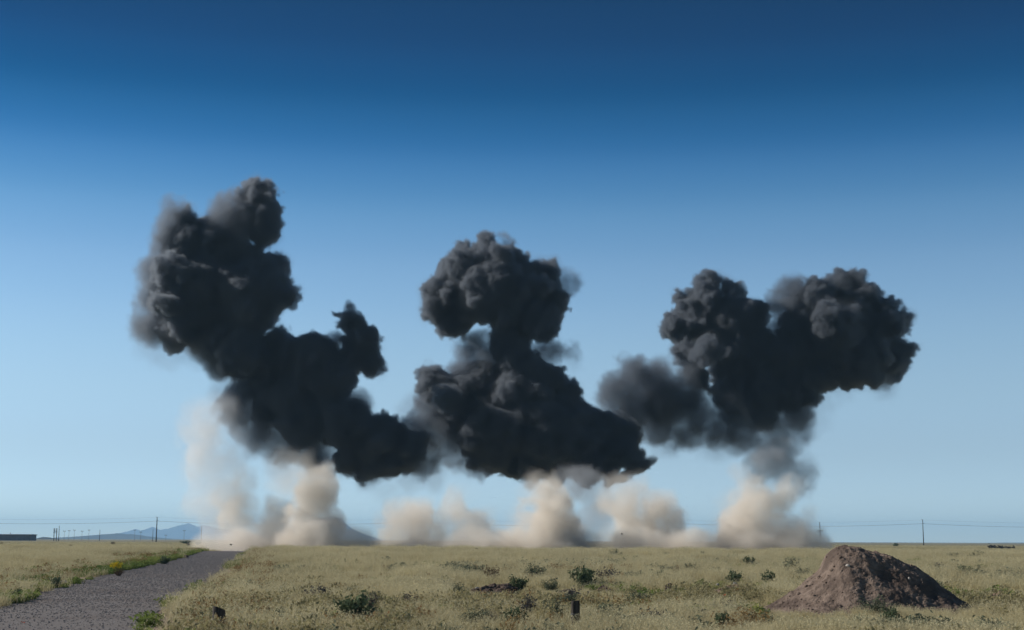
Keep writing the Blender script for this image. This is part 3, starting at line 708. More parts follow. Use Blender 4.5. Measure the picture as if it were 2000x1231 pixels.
# ------------------------------------------------------------------ power line and far poles
LINE_Y = 670.0
def pole(px, top, Y, label, arm=None, r=0.17, group=None, name='utility_pole', lean=0.0):
    p = at(px, top, Y); gz = float(terrain(p.x, p.y)); H = p.z - gz
    root = empty(name, (p.x, p.y, gz), label, 'pole', group)
    mb = MB(); mb.tube([(0, 0, -0.5), (lean * H * .5, 0, H * .5), (lean * H, 0, H)], [r * 1.2, r, r * 0.75], 10); mb.build('shaft', M['pole'], root, True)
    if arm == 'post':      # stand-off insulators for the two wires
        for z, s in ((H - 1.9, 1), (H - 0.15, -1)):
            mb = MB(); mb.tube([(0, 0, z), (0.45 * s, 0, z + 0.1), (0.55 * s, 0, z + 0.35)], [0.07, 0.06, 0.09], 8); mb.build('insulator', M['steel'], root)
    if arm == 'cross':
        z = H - 4.0
        mb = MB(); mb.box((-1.45, -0.09, z - 0.1), (1.45, 0.09, z + 0.12)); mb.build('crossarm', M['pole'], root)
        for x in (-1.35, -0.7, 0.7, 1.35):
            mb = MB(); mb.tube([(x, 0, z + 0.1), (x, 0, z + 0.45)], [0.06, 0.09], 8); mb.build('insulator', M['steel'], root)
        for s in (-1, 1):
            mb = MB(); mb.tube([(0.1 * s, -0.12, z - 1.1), (1.0 * s, -0.12, z - 0.05)], 0.05, 6); mb.build('brace', M['steel'], root)
    return root, p, H
PX_L = [-191, 307, 805, 1304, 1802, 2300]
tops = [1008, 1010, 1012, 1013.5, 1015, 1017]
labs = [None, 'tall dark pole with one side bracket left of the dust', 'tall pole almost lost behind the low peaked dust puff', 'tall pole almost lost behind the round topped dust plume', 'bare tall pole at right, between the mound and the frame edge', None]
heads = []
for px, tp, lb in zip(PX_L, tops, labs):
    if lb: root, p, H = pole(px, tp, LINE_Y, lb, 'post', r=0.24 if px == 307 else 0.19)
    else: p = at(px, tp, LINE_Y)
    heads.append(p)
def cable(drop, sag, r, label):
    pts = []
    for a, b in zip(heads[:-1], heads[1:]):
        for k in range(24):
            t = k / 24; q = a.lerp(b, t); q.z -= drop + sag * 4 * t * (1 - t); pts.append(q)
    q = heads[-1].copy(); q.z -= drop; pts.append(q)
    o0 = pts[0].copy()
    mb = MB(); mb.tube([p - o0 for p in pts], r, 6); o = mb.build('power_cable', M['wire']); o.location = o0
    tag(o, label, 'cable')
cable(1.9, 1.5, 0.042, 'lower and darker power cable strung along the line of tall poles')
cable(0.15, 1.3, 0.016, 'upper faint thin power cable along the pole tops')
pole(1601, 1020, 655, 'pole with a crossarm low on its shaft, next to the right dust plume', 'cross', r=0.19)
pole(116, 1027, 900, 'plain pole just right of the twin pole frame', r=0.2, lean=-0.002)
pole(195, 1035, 1000, 'plain leaning pole over the low blue hill', r=0.18, lean=0.02)
pole(299, 1034, 950, 'slim pole close left of the tall dark one', r=0.14)
pole(394, 1028, 900, 'slim pole at the left edge of the dust haze', r=0.18)
pole(421, 1033, 950, 'fading pole inside the dust haze at left', r=0.13, lean=0.005)
pole(764, 1035, 820, 'short thin pole left of the low peaked dust puff', r=0.13)
# twin pole frame
Yf = 900.0; a = at(106.2, 1032, Yf); b = at(111.2, 1032, Yf); gz = float(terrain(a.x, a.y))
r_ = empty('twin_pole_frame', (a.x, a.y, gz), 'pair of short posts joined by rungs near the far shed', 'frame')
for x in (0, b.x - a.x):
    mb = MB(); mb.tube([(x, 0, -0.3), (x, 0, a.z - gz)], 0.24, 8); mb.build('post', M['pole'], r_)
for k in range(4):
    z = a.z - gz - 0.5 - 0.78 * k
    mb = MB(); mb.box((-0.45, -0.28, z - 0.12), (b.x - a.x + 0.45, -0.2, z + 0.12)); mb.build('rung', M['pole'], r_)
# lighting masts
for px, tp, lab in [(126, 1038, 'faint lamp mast, first right of the plain pole'), (135, 1037, 'faint lamp mast, second right of the plain pole'), (145.5, 1036, 'faint lamp mast, third right of the plain pole'), (160.5, 1038, 'wide headed lamp mast over the hill crest'),
                    (174, 1036, 'clearest lamp mast over the low blue hill'), (263.5, 1036, 'lamp mast left of the slim pole pair'), (275, 1040, 'short lamp mast between taller mast and slim pole'), (324, 1046, 'low lamp mast right of the tall dark pole'), (360, 1037, 'lamp mast before the blue mountain peak')]:
    Y = 1250.0; p = at(px, tp, Y); gz = float(terrain(p.x, p.y)); H = p.z - gz
    r_ = empty('lamp_mast', (p.x, p.y, gz), lab, 'lamp mast')
    mb = MB(); mb.tube([(0, 0, -0.3), (0, 0, H)], [0.16, 0.10], 8); mb.build('mast', M['steel'], r_)
    mb = MB(); mb.box((-0.95, -0.12, H - 0.15), (0.95, 0.12, H + 0.05)); mb.build('crossbar', M['steel'], r_)
    for x in (-0.7, 0.7):
        mb = MB(); mb.box((x - 0.3, -0.4, H + 0.05), (x + 0.3, 0.2, H + 0.5)); mb.build('floodlight', M['steel'], r_)
# shed
Ys = 1000.0; p0 = at(-40, 1044, Ys); p1 = at(62, 1044, Ys); gz = float(terrain(p1.x, p1.y)); H = p1.z - gz; W = p1.x - p0.x
r_ = empty('shed', (p0.x, Ys, gz), 'long low dark windowless shed on the left horizon', 'shed')
mb = MB(); mb.box((0, 0, -0.5), (W - 0.6, 12, H - 0.55)); mb.build('wall', M['shed'], r_)
mb = MB()
mb.add([(-0.4, -0.5, H - 0.55), (W, -0.5, H - 0.55), (W, 12.5, H - 0.55), (-0.4, 12.5, H - 0.55), (-0.4, -0.5, H - 0.2), (W, -0.5, H - 0.2), (W, 12.5, H - 0.2), (-0.4, 12.5, H - 0.2), (-0.4, 6, H + 0.15), (W, 6, H + 0.15)],
       [(0, 3, 2, 1), (0, 1, 5, 4), (2, 3, 7, 6), (4, 5, 9, 8), (6, 7, 8, 9), (1, 2, 6, 9, 5), (3, 0, 4, 8, 7)]); rf = mb.build('roof', M['shed'], r_)
mb = MB(); mb.tube([(20, 5, H - 0.3), (20, 5, H + 1.2)], 0.22, 8); mb.build('vent_pipe', M['steel'], rf)
for k in range(9):
    x = 1.5 + k * (W - 4) / 8
    mb = MB(); mb.box((x, -0.12, -0.3), (x + 0.35, -0.003, H - 0.6)); mb.build('pilaster', M['shed'], r_)

# ------------------------------------------------------------------ debris thrown up by the blasts
for k, (px, py, rp, lab) in enumerate([(451, 1064, 2.4, 'small dark clod flying above the road crest'), (1215, 1043, 2.6, 'small dark clod flying between the dust plumes')]):
    o = bpy.data.objects.new('flying_clod', rock_mesh('flying_clod', rp * mpp(214), 600 + k, M['clod'])); col.objects.link(o); o.location = at(px, py, 214); tag(o, lab, 'clod')
# dark brush heap on the right horizon
p = ground(1955, 1068); p = Vector((at(1955, 1064, 420).x, 420, 0)); p.z = float(terrain(p.x, p.y))
r_ = empty('brush_heap', p, 'long dark heap of burnt brush on the right horizon', 'brush heap')
g = np.random.default_rng(21)
V, F = scatter_rocks('x', np.stack([g.uniform(-3.6, 3.6, 260), g.uniform(-1, 1, 260), np.abs(g.normal(0, 0.28, 260))], 1), g.uniform(0.12, 0.42, 260), clod_protos)
o = mesh_obj('brush_pile', V, F, M['burnt'], r_); o['kind'] = 'stuff'
V, F = scatter_rocks('x', np.stack([-3.0 + g.uniform(-0.7, 0.7, 60), g.uniform(-0.6, 0.6, 60), np.abs(g.normal(0, 0.55, 60))], 1), g.uniform(0.12, 0.34, 60), clod_protos)
o = mesh_obj('tall_end', V, F, M['burnt'], r_); o['kind'] = 'stuff'

# ------------------------------------------------------------------ grass (stuff) and shrubs (things)
def blades(name, mat, n, h, spread, width, lean, seed, heads=0, head_size=0.03, leafy=0, segs=3):
    """a tuft of tapering blades, optionally with seed heads or small leaves; attribute tipv runs 0..1 up the plant"""
    g = np.random.default_rng(seed); V = []; F = []; T = []
    for k in range(n):
        a = g.uniform(0, 6.28); rr = spread * math.sqrt(g.uniform()); bx, by = rr * math.cos(a), rr * math.sin(a)
        H = h * g.uniform(0.5, 1.1); d = g.uniform(0, 6.28); le = lean * g.uniform(0.2, 1.2) * H
        f = g.uniform(0, 6.28); wx, wy = math.cos(f) * width, math.sin(f) * width
        b0 = len(V)
        for s in range(segs):
            t = s / segs; x = bx + math.cos(d) * le * t * t; y = by + math.sin(d) * le * t * t; z = H * t * (1 - 0.12 * lean * t); q = 1 - 0.6 * t
            V += [(x - wx * q, y - wy * q, z), (x + wx * q, y + wy * q, z)]; T += [t, t]
        tx, ty, tz = bx + math.cos(d) * le, by + math.sin(d) * le, H * (1 - 0.12 * lean)
        V.append((tx, ty, tz)); T.append(1.0)
        for s in range(segs - 1): F.append((b0 + 2 * s, b0 + 2 * s + 1, b0 + 2 * s + 3, b0 + 2 * s + 2))
        F.append((b0 + 2 * segs - 2, b0 + 2 * segs - 1, b0 + 2 * segs))
        if k < heads:
            for _ in range(3):
                e = g.normal(size=3); e /= np.linalg.norm(e); e2 = np.cross(e, g.normal(size=3)); e2 /= np.linalg.norm(e2)
                c = np.array((tx, ty, tz)) + g.normal(size=3) * head_size * 1.2; b1 = len(V); hs = head_size * g.uniform(0.6, 1.3)
                V += [tuple(c - e * hs), tuple(c + e2 * hs), tuple(c + e * hs), tuple(c - e2 * hs)]; T += [1, 1, 1, 1]; F.append((b1, b1 + 1, b1 + 2, b1 + 3))
        for _ in range(leafy):
            t = g.uniform(0.2, 1); c = np.array((bx + math.cos(d) * le * t * t, by + math.sin(d) * le * t * t, H * t)); c = c + g.normal(size=3) * 0.03
            e = g.normal(size=3); e /= np.linalg.norm(e); e2 = np.cross(e, g.normal(size=3)); e2 /= np.linalg.norm(e2); L = 0.05 * g.uniform(0.6, 1.4); b1 = len(V)
            V += [tuple(c - e * L), tuple(c + e2 * L * 0.4), tuple(c + e * L), tuple(c - e2 * L * 0.4)]; T += [t * 0.4] * 4; F.append((b1, b1 + 1, b1 + 2, b1 + 3))
    o = mesh_obj(name, V, F, mat, link=False)
    at_ = o.data.attributes.new('tipv', 'FLOAT', 'POINT'); at_.data.foreach_set('value', np.clip((np.array(T, np.float32) - 0.45) * 1.5, 0, 1))
    return o
def field(name, protos, P, scale, tint, label, seed=0, tilt=0.1):
    """one stuff object: tufts of several kinds placed on computed points"""
    n = len(P); g = np.random.default_rng(seed)
    me = bpy.data.meshes.new(name); me.vertices.add(n); me.vertices.foreach_set('co', np.ascontiguousarray(P, np.float32).ravel())
    for nm, arr in (('scale', scale), ('tint', tint), ('turn', g.uniform(0, 6.28, n)), ('lean', g.normal(0, tilt, n))):
        a = me.attributes.new(nm, 'FLOAT', 'POINT'); a.data.foreach_set('value', np.ascontiguousarray(arr, np.float32))
    a = me.attributes.new('which', 'INT', 'POINT'); a.data.foreach_set('value', g.integers(0, len(protos), n).astype(np.int32))
    o = bpy.data.objects.new(name, me); col.objects.link(o)
    t = bpy.data.node_groups.new(name + '_tufts', 'GeometryNodeTree'); L = t.links.new
    t.interface.new_socket('Geometry', in_out='INPUT', socket_type='NodeSocketGeometry'); t.interface.new_socket('Geometry', in_out='OUTPUT', socket_type='NodeSocketGeometry')
    gi = N(t, 'NodeGroupInput'); go = N(t, 'NodeGroupOutput')
    def attr(nm, dt='FLOAT'):
        q = N(t, 'GeometryNodeInputNamedAttribute', data_type=dt); q.inputs[0].default_value = nm; return q.outputs['Attribute']
    mp_ = N(t, 'GeometryNodeMeshToPoints'); L(gi.outputs[0], mp_.inputs['Mesh'])
    g2i = N(t, 'GeometryNodeGeometryToInstance')
    for p in reversed(protos):
        oi = N(t, 'GeometryNodeObjectInfo'); oi.inputs[0].default_value = p; L(oi.outputs['Geometry'], g2i.inputs[0])
    ip = N(t, 'GeometryNodeInstanceOnPoints'); L(mp_.outputs[0], ip.inputs['Points']); L(g2i.outputs[0], ip.inputs['Instance'])
    ip.inputs['Pick Instance'].default_value = True; L(attr('which', 'INT'), ip.inputs['Instance Index'])
    cx_ = N(t, 'ShaderNodeCombineXYZ'); L(attr('lean'), cx_.inputs[0]); L(attr('turn'), cx_.inputs[2])
    er = N(t, 'FunctionNodeEulerToRotation'); L(cx_.outputs[0], er.inputs[0]); L(er.outputs[0], ip.inputs['Rotation'])
    L(attr('scale'), ip.inputs['Scale']); L(ip.outputs[0], go.inputs[0])
    md = o.modifiers.new('tufts', 'NODES'); md.node_group = t
    return tag(o, label, 'grass', kind='stuff')

GR = np.random.default_rng(99)
def sample(n, y0, y1, margin=1.08):
    """points with even density per area inside the view wedge"""
    y = np.sqrt(GR.uniform(y0 * y0, y1 * y1, n)); x = GR.uniform(-1, 1, n) * y * (1000 / FPX) * margin + 0.0
    return x, y
def open_ground(x, y, road_gap=(-0.15, 0.2)):
    l, r = road_x(y); jag = 0.9 * fbm2(x / 2.2, y / 2.2, 3, 120)
    ok = (x < l - road_gap[0] + jag * 0.6) | (x > r + road_gap[1] + 0.5 * np.abs(jag))
    ok &= mound_h(x, y) < 0.13
    for bx, by, hx, hy in BARE: ok &= ((x - bx) / hx) ** 2 + ((y - by) / hy) ** 2 > GR.uniform(0.35, 1.1, len(x))
    return ok
def side(x, y):
    l, r = road_x(y); return l - x, x - r          # metres left of the left edge, metres right of the right edge
def short(x, y):
    """grass grows low in the strip of disturbed ground in mid field"""
    px = 1000 + FPX * x / y; strip = sstep(43, 48, y) * (1 - sstep(60, 68, y)) * np.where((px > 880) & (px < 1490) | (px > 1800), 1.0, 0.0)
    strip = np.maximum(strip, sstep(33, 38, y) * (1 - sstep(48, 50, y)) * sstep(1420, 1480, px) * (1 - sstep(1600, 1680, px)))
    return (1 - 0.6 * strip) * (0.8 + 0.2 * sstep(40, 60, y))
def put(x, y, sink=0.02): return np.stack([x, y, terrain(x, y) - sink], 1)

dry = [blades('dry_tuft', M['dry'], 54, 0.52, 0.24, 0.005, 0.65, 10 + k, heads=14, head_size=0.012) for k in range(5)]
far_dry = [blades('far_dry_tuft', M['dry'], 60, 0.36, 0.55, 0.014, 0.5, 30 + k, segs=2) for k in range(4)]
green = [blades('green_tuft', M['green'], 50, 0.24, 0.2, 0.008, 0.6, 40 + k, leafy=2) for k in range(4)]
rust = [blades('rust_weed', M['rust'], 26, 0.42, 0.2, 0.006, 0.4, 50 + k, heads=16, head_size=0.013, leafy=3) for k in range(4)]
seedy = [blades('seed_weed', M['seed'], 24, 0.44, 0.2, 0.006, 0.4, 60 + k, heads=16, head_size=0.012, leafy=3) for k in range(4)]

# dry grass, thick everywhere off the road
def dry_mask(x, y):
    ls, rs = side(x, y); k = np.ones(len(x))
    k = np.where((ls > -2) & (ls < 2.4 + 1.4 * fbm2(x / 3, y / 3, 2, 130)), 0.12, k)
    k = np.where((rs > -2) & (rs < 2.0 + 1.0 * fbm2(x / 3, y / 3, 2, 131)), 0.25, k)
    k = k * np.clip(0.66 + 0.8 * fbm2(x / 4, y / 7, 3, 132), 0.12, 1)
    near = (y < 47) & (x > -9) & (x < 3)
    k = np.where(near, k * 0.6, k)
    return k
x, y = sample(30000, 29, 62); x2, y2 = sample(52000, 62, 172)
x = np.concatenate([x, x2]); y = np.concatenate([y, y2])
ok = open_ground(x, y) & (GR.uniform(0, 1, len(x)) < dry_mask(x, y)); x, y = x[ok], y[ok]
field('dry_grass', dry, put(x, y), GR.uniform(0.75, 1.45, len(x)) * (1 + 0.15 * sstep(60, 160, y)) * short(x, y) * (0.9 + 0.55 * fbm2(x / 2.5, y / 5, 3, 145)), np.clip(0.35 + 0.8 * fbm2(x / 6, y / 16, 4, 140), 0, 1), 'pale straw coloured dry grass covering the field')
x, y = sample(42000, 165, 620)
keep = GR.uniform(0, 1, len(x)) < np.clip((175 / y) ** 1.2, 0, 1); x, y = x[keep], y[keep]
l, r = road_x(np.minimum(y, 330)); ok = ((x < l - 0.5) | (x > r + 0.5)) | (y > 330); x, y = x[ok], y[ok]
field('distant_dry_grass', far_dry, put(x, y), GR.uniform(0.8, 1.4, len(x)), np.clip(0.35 + 0.6 * fbm2(x / 20, y / 60, 3, 141), 0, 1), 'pale dry grass of the far field beyond the crest')
# green strip along the left road edge and thin on the right
x, y = sample(100000, 30, 165); ls, rs = side(x, y)
k = np.where((ls > -0.25) & (ls < 6.0), np.clip(1.05 - ls / 6.0, 0, 1) * np.clip(0.62 + 1.4 * fbm2(x / 2.5, y / 7, 3, 150), 0, 1), 0) + np.where((rs > -0.2) & (rs < 1.8), 0.22 * np.clip(0.3 + 1.5 * fbm2(x / 3, y / 9, 2, 151), 0, 1), 0) \
    + np.where(rs > 1.8, 0.16 * np.clip(fbm2(x / 5, y / 9, 3, 152) * 3 - 0.5, 0, 1), 0)
ok = open_ground(x, y, (-0.3, -0.2)) & (GR.uniform(0, 1, len(x)) < k); x, y = x[ok], y[ok]
field('green_grass', green, put(x, y), GR.uniform(0.7, 1.5, len(x)), np.clip(0.4 + 0.8 * fbm2(x / 4, y / 9, 3, 153), 0, 1), 'fresh green grass and weeds along the road edges')
# rusty weeds: right road side, patches in the field, band behind the green strip
x, y = sample(60000, 30, 165); ls, rs = side(x, y)
k = np.where((rs > 1.0) & (rs < 3.4), 0.5, 0) + np.where((ls > 0.6) & (ls < 5.5), 0.4 * np.clip(fbm2(x / 3, y / 8, 2, 160) * 2 + 0.4, 0, 1), 0) + np.where((rs > 3.0) & (y < 95), 0.4 * np.clip(fbm2(x / 5, y / 7, 3, 161) * 3 - 0.8, 0, 1), 0)
ok = open_ground(x, y, (0.3, 0.1)) & (GR.uniform(0, 1, len(x)) < k * 0.45); x, y = x[ok], y[ok]
field('rusty_weeds', rust, put(x, y), GR.uniform(0.6, 1.25, len(x)), np.clip(0.45 + 0.7 * fbm2(x / 4, y / 9, 3, 162), 0, 1), 'reddish brown weeds in patches through the grass')
# weeds with pale seed heads in the foreground
x, y = sample(26000, 29, 75); ls, rs = side(x, y)
k = np.where((rs > 0.9) & (rs < 7), 0.4, np.where(rs >= 7, 0.35 * np.clip(fbm2(x / 4, y / 6, 3, 170) * 2.5 + 0.3, 0, 1), 0)) * (1 - sstep(45, 75, y))
ok = open_ground(x, y, (0.3, 0.1)) & (GR.uniform(0, 1, len(x)) < k * 0.65); x, y = x[ok], y[ok]
field('seeding_weeds', seedy, put(x, y), GR.uniform(0.6, 1.25, len(x)), np.clip(0.45 + 0.7 * fbm2(x / 4, y / 9, 3, 171), 0, 1), 'tangled weeds with pale seed heads in the foreground')
# grey green sage weeds in soft patches
sagew = [blades('sage_weed', M['sage'], 22, 0.40, 0.22, 0.006, 0.45, 70 + k, leafy=9) for k in range(4)]
x, y = sample(34000, 29, 110); ls, rs = side(x, y)
k = np.where(rs > 2.5, np.clip(fbm2(x / 3.5, y / 6, 3, 180) * 3.2 - 0.55, 0, 1), 0) * (0.55 - 0.25 * sstep(50, 110, y))
ok = open_ground(x, y, (0.3, 0.1)) & (GR.uniform(0, 1, len(x)) < k); x, y = x[ok], y[ok]
field('sage_weeds', sagew, put(x, y), GR.uniform(0.6, 1.3, len(x)) * short(x, y), np.clip(0.35 + 0.7 * fbm2(x / 4, y / 9, 3, 181), 0, 1), 'grey green sage weeds in soft patches through the foreground grass')
# loose gravel on the road
peb = [mesh_obj('pebble', [v.co for v in q.vertices], [tuple(p.vertices) for p in q.polygons], M['pebble'], link=False) for q in (rock_mesh('pebble', 1.0, 700 + k, M['pebble'], 0.7, 1) for k in range(4))]
n = 60000; y = np.sqrt(GR.uniform(30 ** 2, 160 ** 2, n)); l, r = road_x(y); x = lerp(l - 0.2, r + 0.4, GR.uniform(0, 1, n)); ok = np.abs(x / y) < 0.4; x, y = x[ok], y[ok]
o = field('gravel', peb, np.stack([x, y, terrain(x, y) + 0.034], 1), ((GR.uniform(0.3, 1, len(x)) ** 3) * 0.03 + 0.007) * (0.85 + y / 180), GR.uniform(0, 1, len(x)), 'loose grey gravel stones strewn over the road', tilt=0.6)
o['category'] = 'gravel'

# ---- shrubs
def shrub_mesh(kind, seed):
    """returns (foliage mesh, stems mesh) for a shrub of unit height"""
    g = np.random.default_rng(seed); V = []; F = []; mb = MB()
    upright = kind in ('deep', 'spiky'); nst = 15 if kind != 'tumble' else 22
    lm = dict(sage=M['sage'], deep=M['deep'], dusk=M['dusk'], tumble=M['brown'], flower=M['yellow'], spiky=M['deep'], grey=M['sage'])[kind]
    for k in range(nst):
        a = g.uniform(0, 6.28); out = g.uniform(0.1, 0.75) * (0.4 if kind == 'spiky' else 0.85 if upright else 1.0); H = g.uniform(0.55, 1.0) * (1 - 0.3 * out)
        tip = np.array((math.cos(a) * out, math.sin(a) * out, H)); root = np.array((g.normal() * 0.05, g.normal() * 0.05, 0))
        mid = root * 0.4 + tip * 0.6 + np.array((0, 0, -0.06)) + g.normal(size=3) * 0.05
        mb.tube([root - (0, 0, 0.05), mid, tip], [0.022, 0.012, 0.004], 5)
        for j in range(80 if kind != 'tumble' else 40):
            t = g.uniform(0.25, 1.05); c = root * (1 - t) ** 2 + mid * 2 * t * (1 - t) + tip * t * t + g.normal(size=3) * (0.035 + 0.05 * t)
            e = g.normal(size=3) + np.array((0, 0, 0.8 if upright else 0.3)); e /= np.linalg.norm(e); e2 = np.cross(e, g.normal(size=3)); e2 /= np.linalg.norm(e2)
            L = g.uniform(0.03, 0.07) * (1.3 if upright else 1.0); w_ = L * (0.35 if kind in ('sage', 'grey', 'tumble') else 0.5); b = len(V)
            V += [tuple(c - e * L), tuple(c + e2 * w_), tuple(c + e * L), tuple(c - e2 * w_)]; F.append((b, b + 1, b + 2, b + 3))
    return mesh_obj('foliage', V, F, lm, link=False).data, mb.build('stems', M['stem'], link=False).data
SH = {k: [shrub_mesh(k, 900 + 10 * i + j) for j in range(3)] for i, k in enumerate(('sage', 'deep', 'dusk', 'tumble', 'flower', 'spiky', 'grey'))}
cnt = 0
def shrub(px, base_py, hpx, wpx, kind, label, group=None, p=None):
    global cnt
    p = p or ground(px, base_py); s = mpp(p.y); h = 1.15 * hpx * s + 0.06; w_ = 1.25 * wpx * s
    r_ = empty('shrub', p - Vector((0, 0, 0.02)), label, 'shrub', group)
    fo, st = SH[kind][cnt % 3]; cnt += 1
    for nm, me in (('foliage', fo), ('stems', st)):
        o = bpy.data.objects.new(nm, me); col.objects.link(o); o.parent = r_; o.scale = (w_ / 1.5, w_ / 1.5, h)
    r_.rotation_euler = (0, 0, cnt * 1.7)
    return r_
for a in [(1008, 1158, 26, 44, 'deep', 'round dark bush right behind the dark earth patch'),
          (1075, 1158, 20, 44, 'sage', 'low round sage bush right of the dark round bush'),
          (1142, 1150, 36, 52, 'deep', 'leafy bright green bush above the post in mid field'),
          (1188, 1140, 24, 44, 'dusk', 'dusky brown bush right of the leafy bright green one'),
          (960, 1138, 30, 44, 'tumble', 'brown twiggy bush above the dark earth patch'),
          (1045, 1132, 26, 60, 'sage', 'wide grey sage bush above the round dark bush'),
          (695, 1225, 52, 90, 'deep', 'large green shrub in the left centre foreground'),
          (722, 1215, 46, 40, 'dusk', 'tall dusky purple shrub behind the large green foreground one'),
          (640, 1232, 34, 70, 'sage', 'grey sage shrub left of the large green foreground one'),
          (545, 1235, 36, 70, 'sage', 'grey green shrub right of the broken post stub'),
          (1035, 1214, 42, 36, 'dusk', 'upright dark shrub left of the centre post stub'),
          (1085, 1218, 44, 44, 'sage', 'grey leafy shrub right beside the centre post stub on its left'),
          (1185, 1228, 40, 66, 'sage', 'sage shrub right of the centre post stub'),
          (1005, 1230, 36, 40, 'deep', 'small green shrub in the foreground left of the upright dark one'),
          (1408, 1236, 34, 34, 'deep', 'dark green shrub at the bottom between post stub and mound'),
          (895, 1172, 28, 50, 'sage', 'grey green weed clump left of the dark earth patch'),
          (452, 1168, 18, 18, 'spiky', 'narrow blue green weed stalk beside the right road edge'),
          (1502, 1150, 30, 24, 'deep', 'slender dark upright weed left of the mound'),
          (1432, 1144, 24, 34, 'deep', 'dark branching bush left of the slender upright weed'),
          (1300, 1124, 18, 44, 'sage', 'grey bush with brown tips in the middle right field'),
          (1322, 1128, 22, 14, 'tumble', 'rusty upright bush beside the grey one in the middle right field'),
          (1290, 1134, 16, 24, 'deep', 'dark small bush under the grey one in the middle right field'),
          (1350, 1122, 20, 26, 'sage', 'grey upright bush right of the rusty one'),
          (1466, 1110, 20, 24, 'deep', 'dark bushy clump in the field above the slender upright weed'),
          (1545, 1122, 28, 50, 'sage', 'broad sage bush at the left shoulder of the mound'),
          (1565, 1132, 20, 40, 'grey', 'lower sage bush touching the left slope of the mound'),
          (1718, 1212, 40, 60, 'sage', 'sage shrub in the grass in front of the mound'),
          (1745, 1226, 30, 44, 'deep', 'green shrub at the bottom in front of the mound'),
          (1885, 1126, 18, 40, 'deep', 'green bush in the field right of the mound'),
          (1835, 1118, 16, 26, 'dusk', 'dark bush behind the right slope of the mound'),
          (1940, 1138, 12, 26, 'deep', 'small green bush in the grass near the right frame edge'),
          (225, 1119, 18, 22, 'flower', 'yellow flowering bush on the left road side'),
          (231, 1126, 15, 20, 'tumble', 'brown tumbleweed in front of the yellow flowering bush'),
          (320, 1103, 13, 26, 'deep', 'dark green bush at the left road edge near the crest'),
          (30, 1176, 22, 30, 'deep', 'dark green weed clump at the left frame edge beside the road'),
          (110, 1150, 20, 30, 'deep', 'dark green weed clump behind the flat grey stone'),
          (788, 1116, 14, 24, 'spiky', 'blue green small bush in the left middle field'),
          (673, 1108, 13, 10, 'spiky', 'thin dark upright weed, left of a pair in the left field'),
          (696, 1108, 12, 10, 'spiky', 'thin dark upright weed, right of a pair in the left field'),
          (842, 1093, 9, 16, 'deep', 'tiny green bush below the crest left of the tiny post'),
          (945, 1099, 10, 26, 'tumble', 'bare twiggy weed below the tiny post on the crest'),
          (697, 1084, 9, 14, 'deep', 'dark tiny bush high in the left field'),
          (1330, 1078, 7, 14, 'deep', 'dark little bush on the crest under the round topped dust'),
          (1435, 1080, 6, 10, 'deep', 'dark little bush on the crest under the right dust plumes'),
          (816, 1076, 6, 12, 'tumble', 'dark little bush on the crest under the low peaked dust puff')]:
    shrub(*a)
def far_shrub(px, py, hpx, wpx, kind, label, Y):
    q = at(px, py, Y); q.z = float(terrain(q.x, q.y)); shrub(px, py, hpx, wpx, kind, label, p=q)
far_shrub(1750, 1062, 6, 16, 'deep', 'low dark bush on the horizon left of the bare tall pole', 520)
far_shrub(362, 1056, 6, 18, 'deep', 'low dark bush on the horizon left of the dust haze', 480)
far_shrub(387, 1058, 6, 10, 'deep', 'small grey bush at the edge of the dust haze', 430)
WORD = dict(sage='grey green', grey='silvery', deep='dark green', tumble='brown twiggy', dusk='dusky')
ORD = 'leftmost second third fourth fifth sixth seventh eighth ninth tenth eleventh twelfth thirteenth fourteenth fifteenth sixteenth seventeenth eighteenth nineteenth twentieth'.split()
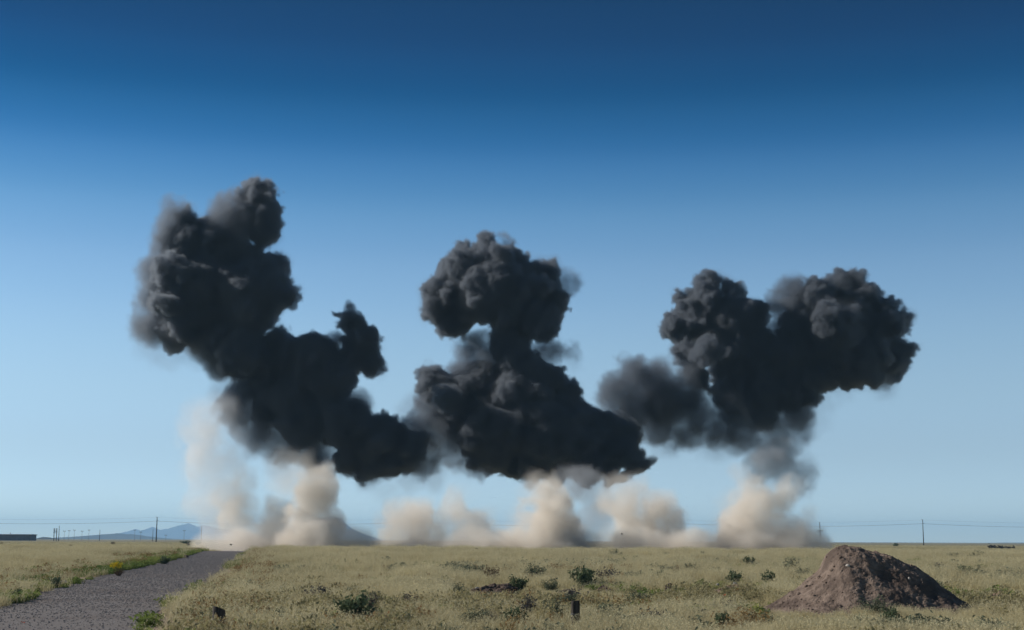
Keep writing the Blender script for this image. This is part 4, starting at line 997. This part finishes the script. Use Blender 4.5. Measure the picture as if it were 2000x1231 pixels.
for n_, (x0, x1, y0, y1, cnt_, hp, kinds, what, gp) in enumerate([
        (0, 380, 1062, 1084, 14, 5, ('tumble', 'sage'), 'tiny bushes left of the road', 'tiny bushes left of the road'),
        (520, 1180, 1086, 1125, 20, 9, ('sage', 'grey', 'tumble'), 'small bushes in the centre field', 'small bushes in the centre field'),
        (1180, 1540, 1088, 1140, 20, 13, ('sage', 'sage', 'grey'), 'small bushes left of the mound', 'small bushes left of the mound'),
        (1830, 1995, 1088, 1145, 16, 12, ('sage', 'sage', 'grey'), 'small bushes right of the mound', 'small bushes right of the mound'),
        (300, 1500, 1178, 1230, 20, 26, ('sage', 'grey', 'dusk'), 'low foreground clumps', 'sage clumps in the foreground')]):
    g = np.random.default_rng(1200 + n_); spots = []
    while len(spots) < cnt_:
        px, py = g.uniform(x0, x1), g.uniform(y0, y1); p = ground(px, py); l, r = road_x(p.y)
        if l - 1.0 < p.x < r + 1.2 or float(mound_h(np.array(p.x), np.array(p.y))) > 0.02: continue
        spots.append((px, py, p, g.uniform(0.6, 1.25), g.uniform(1.2, 2.2), kinds[g.integers(len(kinds))]))
    spots.sort(key=lambda q: q[0])
    for k, (px, py, p, q, asp, kd) in enumerate(spots):
        place = 'leftmost' if k == 0 else 'rightmost' if k == cnt_ - 1 else ORD[k] + ' from left'
        shrub(px, py, hp * q, hp * q * asp, kd, '%s bush, %s of the %s' % (WORD[kd], place, what), gp, p=p)
for k, (px, py, lab) in enumerate([(45, 1222, 'orange red scrap of petals on the gravel at lower left'), (1415, 1181, 'orange red flower in the grass left of the mound')]):
    p = ground(px, py); g = np.random.default_rng(1300 + k); V = []; F = []
    for j in range(9):
        a = g.uniform(0, 6.28); e = np.array((math.cos(a), math.sin(a), g.uniform(0.2, 0.9))); e2 = np.cross(e, (0, 0, 1.0)); b = len(V); L = 0.07
        V += [(0, 0, 0), tuple(e * L * .6 + e2 * L * .4), tuple(e * L), tuple(e * L * .6 - e2 * L * .4)]; F.append((b, b + 1, b + 2, b + 3))
    o = mesh_obj('flower', V, F, M['orange']); o.location = p + Vector((0, 0, 0.06 if k == 0 else 0.3)); tag(o, lab, 'flower')
